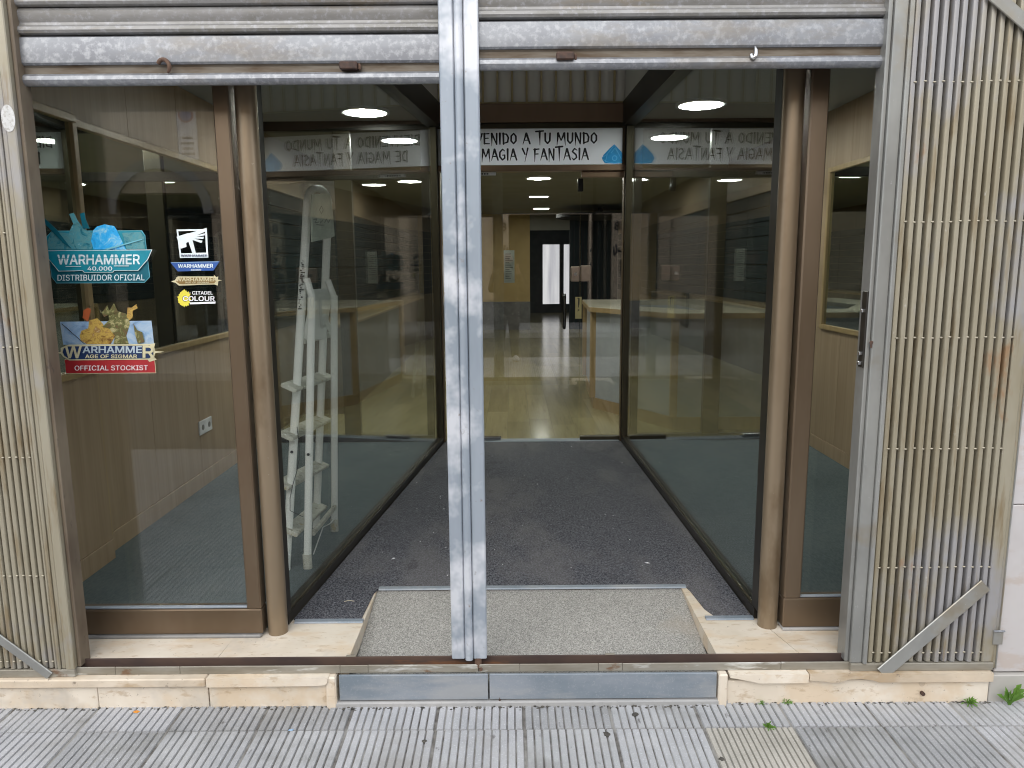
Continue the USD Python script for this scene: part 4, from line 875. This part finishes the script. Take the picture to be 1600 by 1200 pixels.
S.text('40.000', *[50 + x / 7.5 for x in (650, 940)], 320 + 722 / 7.5, 320 + 772 / 7.5, 'sticker_white')
S.line('rule', c5([(420, 724), (600, 724)]), .0011, 'sticker_white'); S.line('rule', c5([(985, 716), (1160, 716)]), .0011, 'sticker_white')
S.text('DISTRIBUIDOR OFICIAL', *[50 + x / 7.5 for x in (300, 1320)], 320 + 820 / 7.5, 320 + 890 / 7.5, 'sticker_white', bold=False, dy=-.6)

c6 = lambda l: [(80 + x / 8.57, 450 + y / 8.57) for x, y in l]
S = Sticker('window_sticker', 'sticker with red lower band and gold scroll lettering, below the large teal one', (170, 530))
S.poly('panel', c6([(120, 452), (1345, 438), (1380, 760), (165, 760)]), 'art_sky')
S.poly('artwork', c6([(385, 640), (410, 570), (500, 540), (515, 430), (620, 405), (690, 470), (720, 520), (820, 560), (860, 650), (800, 750), (480, 750), (400, 700)]), 'art_gold')
S.poly('artwork', c6([(690, 520), (780, 430), (770, 330), (860, 300), (1000, 340), (1040, 380), (1060, 480), (1010, 640), (1045, 750), (840, 750), (860, 640), (780, 540)]), 'art_olive')
S.poly('artwork', c6([(430, 400), (440, 300), (500, 262), (540, 290), (520, 380), (500, 450)]), 'rust_red')
S.poly('artwork', c6([(1020, 390), (1030, 260), (1085, 262), (1150, 215), (1165, 270), (1105, 300), (1100, 390), (1060, 430)]), 'art_gold')
S.poly('artwork', c6([(655, 285), (690, 330), (760, 230), (790, 300), (850, 200), (905, 320), (800, 350), (720, 385)]), 'art_olive')
S.poly('artwork', c6([(1110, 470), (1160, 560), (1230, 590), (1260, 720), (1170, 745), (1130, 600)]), 'art_olive')
S.line('dark_line', c6([(155, 475), (460, 745)]), .0012, 'ink')
S.poly('red_band', c6([(195, 950), (1400, 945), (1420, 1135), (215, 1142)]), 'bone')
S.poly('red_band', c6([(200, 955), (1395, 950), (1412, 1128), (220, 1135)]), 'crimson')
S.poly('scroll', c6([(30, 868), (150, 850), (150, 800), (210, 770), (260, 755), (1340, 745), (1410, 735), (1395, 790), (1410, 840), (1530, 850), (1410, 868), (1395, 920), (1430, 955), (1330, 985), (1310, 955), (260, 965), (180, 915), (150, 875)]), 'bone')
S.poly('scroll_field', c6([(175, 855), (190, 805), (240, 778), (1340, 766), (1385, 810), (1385, 890), (1330, 938), (270, 948), (200, 905)]), 'navy')
S.text('W', 80 + 185 / 8.57, 80 + 410 / 8.57, 450 + 775 / 8.57, 450 + 940 / 8.57, 'bone')
S.text('ARHAMME', 80 + 420 / 8.57, 80 + 1215 / 8.57, 450 + 778 / 8.57, 450 + 872 / 8.57, 'mist')
S.text('R', 80 + 1225 / 8.57, 80 + 1380 / 8.57, 450 + 772 / 8.57, 450 + 935 / 8.57, 'bone')
S.text('AGE OF SIGMAR', 80 + 455 / 8.57, 80 + 1150 / 8.57, 450 + 890 / 8.57, 450 + 940 / 8.57, 'bone')
S.text('OFFICIAL STOCKIST', 80 + 315 / 8.57, 80 + 1295 / 8.57, 450 + 1040 / 8.57, 450 + 1105 / 8.57, 'white', bold=False, dy=-.6)

c7 = lambda l: [(255 + x / 8, 340 + y / 8) for x, y in l]
S = Sticker('window_sticker', 'white square sticker with a winged hammer emblem, topmost of the small column', (302, 380))
S.poly('border', c7([(168, 148), (548, 142), (566, 500), (212, 506)]), 'sticker_white', hole=c7([(190, 170), (524, 164), (540, 438), (226, 445)]))
S.poly('emblem', c7([(170, 240), (310, 195), (330, 195), (548, 128), (545, 168), (420, 222), (530, 195), (520, 222), (400, 245), (512, 240), (505, 268), (390, 262), (495, 290), (480, 318), (370, 280), (410, 440), (370, 450), (318, 300), (290, 320), (295, 365), (225, 388)]), 'sticker_white')
S.text('WARHAMMER', 255 + 222 / 8, 255 + 552 / 8, 340 + 462 / 8, 340 + 490 / 8, 'navy')
S = Sticker('window_sticker', 'small blue winged plate sticker, second from top of the small column', (305, 415))
S.poly('plate', c7([(90, 558), (708, 545), (630, 662), (185, 672)]), 'royal')
S.poly('plate_edge', c7([(100, 560), (698, 548), (690, 556), (110, 568)]), 'sky_blue')
S.text('WARHAMMER', 255 + 185 / 8, 255 + 625 / 8, 340 + 580 / 8, 340 + 630 / 8, 'sticker_white', dy=-.3)
S.text('40.000', 255 + 345 / 8, 255 + 475 / 8, 340 + 642 / 8, 340 + 664 / 8, 'sticker_white')
S = Sticker('window_sticker', 'small gold scroll sticker with pointed ends, third from top of the small column', (305, 437))
S.poly('scroll', c7([(95, 797), (145, 785), (185, 735), (640, 735), (635, 715), (665, 745), (690, 735), (685, 775), (738, 782), (690, 795), (685, 850), (640, 835), (200, 850), (155, 815)]), 'bone')
S.poly('scroll_field', c7([(165, 800), (200, 750), (640, 750), (665, 790), (640, 822), (210, 832)]), 'gold_dark')
S.text('WARHAMMER', 255 + 160 / 8, 255 + 670 / 8, 340 + 748 / 8, 340 + 796 / 8, 'bone')
S.text('AGE OF SIGMAR', 255 + 275 / 8, 255 + 575 / 8, 340 + 803 / 8, 340 + 822 / 8, 'bone')
S = Sticker('window_sticker', 'small yellow splash sticker with white lettering, lowest of the small column', (305, 465))
r = random.Random(5); sp_ = []
for k in range(36):
    a = 2 * math.pi * k / 36; rad = 100 * (1 + (.18 if k % 2 else -.12) * r.random()); sp_.append((265 + rad * .78 * math.cos(a), 1010 + rad * math.sin(a)))
S.poly('splash', c7(sp_), 'paint_yellow')
S.text('· CITADEL', 255 + 330 / 8, 255 + 620 / 8, 340 + 918 / 8, 340 + 962 / 8, 'white')
S.text('COLOUR', 255 + 240 / 8, 255 + 650 / 8, 340 + 976 / 8, 340 + 1048 / 8, 'ink')
S.text('COLOUR', 255 + 246 / 8, 255 + 643 / 8, 340 + 981 / 8, 340 + 1043 / 8, 'white')
S.poly('underline', c7([(340, 1060), (664, 1048), (656, 1076), (340, 1082)]), 'white')

# notice behind the door glass
nt = thing('paper_notice', 'pale paper notice with handwritten lines on the glass door', 'notice', tuple(at(792, 415, Y=YB + .02)))
a, b = at(787, 391, Y=YB), at(804, 442, Y=YB)
obj('sheet', bx(a[0], b[0], YB + .0185, YB + .0195, b[2], a[2]), 'paper', nt)
r = random.Random(9)
ln = [sbox(a[0] + .012, a[2] - .03 - k * .017, a[0] + .012 + r.uniform(.03, .062), a[2] - .027 - k * .017) for k in range(12)]
obj('writing', prism(unary_union(ln), 'y', YB + .0175, YB + .0183), 'slatwall', nt)

# ================================================================= STEPLADDER (in the left show window)
ld = thing('stepladder', 'white painted metal stepladder folded upright behind the left side pane', 'ladder', (-1.0, 3.55, ZS))
An0, Af0 = at(447, 890, Z=ZS + .002), at(494, 824, Z=ZS + .002)
An1, Af1 = at(481, 312, Y=3.42), at(513, 315, Y=3.74)
lerp = lambda p, q, t: p + (q - p) * t
obj('front_leg', bar(An0, An1, .026, .037, (1, 0, .1), .3), 'white_paint', ld)
obj('front_leg', bar(Af0, Af1, .026, .037, (1, 0, .1), .3), 'white_paint', ld)
mid = (An1 + Af1) / 2; ax = (Af1 - An1) / 2
hoop = [An1 + (0, 0, -.01)] + [mid - ax * math.cos(a) + np.array([0, 0, .055 * math.sin(a)]) for a in np.linspace(.15, math.pi - .15, 12)] + [Af1 + (0, 0, -.01)]
obj('top_hoop', tube(hoop, .017, 10), 'white_paint', ld, smooth=50)
Bn0, Bf0 = at(481, 888, Z=ZS + .002), at(523, 830, Z=ZS + .002)
Bn1, Bf1 = at(487, 460, Y=3.36), at(522, 462, Y=3.74)
Bn2, Bf2 = at(479, 436, Y=3.38), at(512, 438, Y=3.72)
for p0_, p1_, p2_ in ((Bn0, Bn1, Bn2), (Bf0, Bf1, Bf2)):
    leg = cat([bar(p0_ + (0, 0, .03), p1_, .024, .034, (1, 0, .1), .3), bar(p1_ - (0, 0, .010), p2_, .022, .030, (1, 0, .1), .3)])
    lg = obj('rear_leg', leg, 'white_paint', ld)
    obj('foot', bar(p0_, p0_ + (0, 0, .07), .028, .040, (1, 0, .1), .3), 'worn_tread', lg)
for (xa_, ya_), (xb_, yb_) in (((451, 606), (511, 586)), ((446, 682), (508, 653)), ((440, 759), (504, 724)), ((453, 832), (501, 789))):
    p, q = at(xa_, ya_, Y=3.27), at(xb_, yb_, Y=3.87)
    tr_ = obj('step', bar(p, q, .075, .020, (.45, 0, 1), .25), 'worn_tread', ld)
    for k in range(3): obj('rib', bar(p + (-.022 + k * .022, 0, .018 - k * .010), q + (-.022 + k * .022, 0, .018 - k * .010), .006, .004, (.45, 0, 1)), 'white_paint', tr_)
pl_ = [at(491, 452, X=-.915), at(520, 450, X=-.915), at(509, 530, X=-.95), at(479, 531, X=-.985)]
obj('platform', trimesh.Trimesh([p + (dx, 0, 0) for p in pl_ for dx in (0, -.012)], process=False).convex_hull, 'white_paint', ld)
obj('platform_rim', bar(at(474, 533, X=-1.0), at(523, 521, X=-.94), .022, .028, (0, 0, 1), .2), 'worn_tread', ld)
obj('strut', bar(at(506, 492, X=-.925), at(519, 522, X=-.925), .010, .022, (1, 0, 0)), 'white_paint', ld)
obj('strut', bar(at(484, 490, X=-.955), at(476, 528, X=-.99), .010, .022, (1, 0, 0)), 'white_paint', ld)
c0, c1 = at(489, 833, Y=3.33), at(524, 791, Y=3.80)
obj('cross_bar', bar(c0, c1, .020, .026, (0, 0, 1)), 'worn_tread', ld)
obj('cord', tube([c0 + (0, -.01, -.10), c0 * .6 + c1 * .4 + (0, 0, -.03), c0 * .3 + c1 * .7 + (0, 0, -.055), c1 + (0, 0, -.06)], .003, 6), 'white', ld)
obj('rope', tube([lerp(An0, An1, .40) + (.02, -.03, 0)] + [lerp(An0, An1, .38 - .035 * k) + (.022 + .016 * math.sin(k * .9), -.026, 0) for k in range(1, 7)] + [lerp(Bn0, Bn1, .2) + (-.02, -.02, 0)], .0016, 6), 'ink', ld)
for p in (lerp(An0, An1, .33), lerp(Bn0, Bn1, .43)):
    obj('bolt', cyl(p + (.0, -.019, 0), p + (0, -.022, 0), .007, 10), 'ink', ld)
XP = float(max(An1[0], Af1[0])) + .018
pq = [at(x, y, X=XP) for x, y in ((487, 304), (515, 302), (520, 330), (523, 369), (516, 372), (487, 378))]
pt = obj('sign_plate', prism(Polygon([(p[1], p[2]) for p in pq]), 'x', XP - .003, XP), 'paper', ld)
sc = []
for pts in ([(502, 322), (499, 328), (502, 334), (505, 328), (502, 322)], [(490, 343), (495, 342), (492, 348), (498, 347)], [(500, 343), (500, 349), (504, 344)], [(507, 348), (510, 342), (513, 348), (516, 342)], [(494, 351), (506, 352)]):
    sc.append(LineString([(at(x, y, X=XP)[1], at(x, y, X=XP)[2]) for x, y in pts]).buffer(.0022))
obj('scribble', prism(unary_union(sc), 'x', XP + .0002, XP + .0008), 'grey_dado', pt)
mk = []
r = random.Random(21)
for k in range(26):
    z = 1.36 + k * .0085; p = lerp(An0, An1, (z - ZS) / (An1[2] - ZS)); mk.append(bx(p[0] - .012 + r.uniform(0, .012), p[0] - .004 + r.uniform(0, .016), p[1] - .0202, p[1] - .0193, z, z + r.uniform(.003, .007)))
obj('pen_marks', cat(mk), 'ink', ld)

# ================================================================= PERSON seen in the door glass
def hull_chain(chains):
    M = manifold3d.Manifold(); parts = []
    for ch in chains:
        for (p, ra), (q, rb) in zip(ch[:-1], ch[1:]):
            a = manifold3d.Manifold.sphere(ra, 14).translate(tuple(map(float, p))); b = manifold3d.Manifold.sphere(rb, 14).translate(tuple(map(float, q)))
            parts.append(manifold3d.Manifold.batch_hull([a, b]))
    M = manifold3d.Manifold.batch_boolean(parts, manifold3d.OpType.Add).refine_to_length(.03)
    t = M.to_mesh(); m = trimesh.Trimesh(t.vert_properties[:, :3], t.tri_verts, process=True)
    return trimesh.smoothing.filter_taubin(m, iterations=8)
px_, py_ = -.07, -.42
V = lambda x, y, z: np.array([px_ + x, py_ + y, z])
ps = thing('person', 'person in dark jacket and trousers photographing the shop, mirrored in the door glass', 'person', (px_, py_, 0))
legs = [[(V(s * .085, 0, .92), .10), (V(s * .11, .02, .50), .065), (V(s * .125, -.01, .10), .045), (V(s * .135, .03, .045), .042), (V(s * .15, .16, .035), .035)] for s in (-1, 1)]
trunk = [[(V(0, 0, .95), .135), (V(0, 0, 1.12), .135), (V(0, .0, 1.33), .145), (V(0, 0, 1.42), .08), (V(0, .02, 1.50), .055)], [(V(-.17, 0, 1.38), .06), (V(.17, 0, 1.38), .06)]]
hR, hL = np.array([.08, -.075, 1.53]), np.array([-.11, -.07, 1.53])
arms = [[(V(.18, 0, 1.38), .055), (V(.27, .12, 1.18), .045), (hR + (.02, -.03, -.05), .032)], [(V(-.18, 0, 1.38), .055), (V(-.24, .12, 1.18), .045), (hL + (-.02, -.03, -.05), .032)]]
head = [[(V(0, .02, 1.50), .05), (V(0, .035, 1.60), .075), (V(0, .02, 1.68), .088)], [(V(0, .105, 1.61), .014), (V(0, .115, 1.595), .016)], [(V(-.085, .015, 1.62), .018), (V(-.085, .01, 1.65), .02)], [(V(.085, .015, 1.62), .018), (V(.085, .01, 1.65), .02)]]
fing = []
for hh, s in ((hR, 1), (hL, -1)):
    fing.append([(hh + (.02 * s, -.03, -.05), .03), (hh + (.012 * s, -.012, -.015), .026)])
    for k in range(4):
        b = hh + (.012 * s, -.008, -.03 + .018 * k); fing.append([(b, .011), (b + (.02 * s, .03, .006), .009), (b + (-.008 * s, .045 - .002 * k, .008), .008)])
    fing.append([(hh + (.0, -.02, -.03), .012), (hh + (-.03 * s, -.015, -.005), .009), (hh + (-.045 * s, -.008, .01), .008)])
obj('body', hull_chain(legs + trunk + arms + head + fing), 'skin', ps, smooth=True)
grow = lambda chains, d: [[(p, r + d) for p, r in c] for c in chains]
obj('jacket', hull_chain(grow([c for c in trunk[:1]], .02)[:1] and [[(V(0, 0, .88), .165), (V(0, 0, 1.12), .16), (V(0, 0, 1.33), .165), (V(0, 0, 1.42), .10)], [(V(-.17, 0, 1.38), .08), (V(.17, 0, 1.38), .08)]] + [[(p, r + .022) for p, r in c[:2]] + [(c[1][0] * .25 + c[2][0] * .75, .046)] for c in arms]), 'jacket', ps, smooth=True)
obj('trousers', hull_chain([[(p, r + .02) for p, r in c[:3]] for c in legs]), 'trousers', ps, smooth=True)
for c in legs: obj('shoe', hull_chain([[(c[2][0] + (0, -.02, -.05), .048), (c[4][0] + (0, .0, .012), .045)]]), 'shoe_white', ps, smooth=True)
obj('hair', hull_chain([[(V(0, .0, 1.70), .092), (V(0, -.025, 1.66), .088)]]), 'hair', ps, smooth=True)
for s in (-1, 1): obj('eye', trimesh.creation.icosphere(1, .011).apply_translation(V(s * .032, .105, 1.645)), 'black', ps, smooth=True)
obj('mouth', bx(px_ - .022, px_ + .022, py_ + .103, py_ + .108, 1.553, 1.559), 'sign_red', ps)
obj('smartphone', bx(-.10, .065, -.024, -.014, 1.515, 1.590, .004), 'black', label='black smartphone held up sideways by the person facing the shop', cat='phone')

# ================================================================= SMALL THINGS
def weed(lab, px, py, hgt, n, seed, spread=1.0):
    p = at(px, py, Z=.0); r = random.Random(seed); t = thing('weed', lab, 'plant', tuple(p), group='weeds growing along the step'); L = []; stems = []
    for k in range(n):
        a = r.uniform(0, 2 * math.pi); tilt = r.uniform(.2, 1.1) * spread; h = hgt * r.uniform(.45, 1.0)
        d = np.array([math.cos(a) * math.sin(tilt), -abs(math.sin(a) * math.sin(tilt)) * .8, math.cos(tilt)]); b = p + d * h * r.uniform(.05, .55); e_ = p + d * h
        e_ = e_ + np.array([0, 0, -.25 * h * math.sin(tilt)]); s = np.cross(e_ - b, (r.uniform(-.4, .4), -1, .6)); s /= np.linalg.norm(s) + 1e-9; w = hgt * r.uniform(.05, .085)
        mid = (b + e_) / 2 + np.array([0, 0, .08 * h]); nrm = np.cross(e_ - b, s); nrm = nrm / (np.linalg.norm(nrm) + 1e-9) * w * .25
        P = [b, mid - s * w + nrm, mid, mid + s * w + nrm, e_]; L.append(trimesh.Trimesh(P, [[0, 1, 2], [0, 2, 3], [1, 4, 2], [2, 4, 3]], process=False))
        stems.append(tube([p + (r.uniform(-.004, .004), 0, -.004), (p + b) / 2, b], .0013 if hgt > .06 else .0008, 5))
    obj('leaves', cat(L), 'leaf', t, kind='stuff'); obj('stem', cat(stems), 'leaf', t)
weed('tall green weed growing at the foot of the right marble wall', 1577, 1101, .100, 26, 1, .7)
weed('low bright green weed at the right end of the broken step', 1515, 1099, .04, 40, 2, 1.3)
weed('small grass tuft between tiles, left of the warm coloured tile', 1200, 1137, .035, 40, 3, 1.3)
weed('small grass tuft at the foot of the broken step, below its chipped edge', 1228, 1097, .03, 30, 4, 1.3)
weed('tiny weed beside the right end block of the ramp opening', 1190, 1100, .022, 20, 5, 1.3)
moss = []
r = random.Random(11)
for k in range(420):
    x = r.uniform(-2.0, 1.7); y = 2.436 - abs(r.gauss(0, .007))
    if -.63 < x < .72: y -= .010
    s = trimesh.creation.icosphere(0, r.uniform(.0012, .0042)); s.apply_scale((1.6, 1, .6)); s.apply_translation((x, y, r.uniform(-.003, .002))); moss.append(s)
obj('seam_dirt', cat(moss), 'grit', kind='stuff', label='dirt and grit along the foot of the step', cat='dirt')
specks = []
r = random.Random(12)
mpoly = Polygon(mp).buffer(-.03)
while len(specks) < 60:
    x, y = r.uniform(-.85, .95), r.uniform(2.8, 5.7)
    if mpoly.contains(Point(x, y)):
        s = trimesh.creation.icosphere(0, r.uniform(.0015, .0035)); s.apply_scale((1, r.uniform(.8, 2), .4)); s.apply_translation((x, y, ZS + .0085)); specks.append(s)
obj('mat_specks', cat(specks), 'white', kind='stuff', label='scattered white crumbs on the dark mat', cat='crumbs')
def crumb(lab, name, px, py, size, mat, z, seed, cat_):
    p = at(px, py, Z=z); r = random.Random(seed); P = [(r.gauss(0, size), r.gauss(0, size * .7), abs(r.gauss(0, size * .3))) for _ in range(12)]
    m = trimesh.Trimesh(P, process=False).convex_hull; m.apply_translation((p[0], p[1], z)); obj(name, m, mat, label=lab, cat=cat_)
crumb('largest white paper scrap on the mat, left of the grey post', 'paper_scrap', 614, 873, .0075, 'white', ZS + .008, 1, 'scrap')
crumb('white paper scrap on the mat near the right side pane', 'paper_scrap', 1012, 880, .005, 'white', ZS + .008, 2, 'scrap')
crumb('orange leaf bit at the foot of the left step', 'dry_leaf', 213, 1112, .007, 'orange', .001, 3, 'leaf')
crumb('small blue scrap in the tile joint left of centre', 'paper_scrap', 453, 1141, .006, 'sky_blue', .0, 4, 'scrap')
crumb('dark pebble lying on the pale ramp', 'pebble', 828, 1016, .006, 'rust_dark', .08, 5, 'pebble')
tw = at(545, 940, Z=ZS + .009)
obj('twig', tube([tw + (-.02, 0, 0), tw + (0, .004, .004), tw + (.022, .003, 0)], .0016, 6), 'leaf_dry', label='pale twig lying on the mat by the left column', cat='twig')
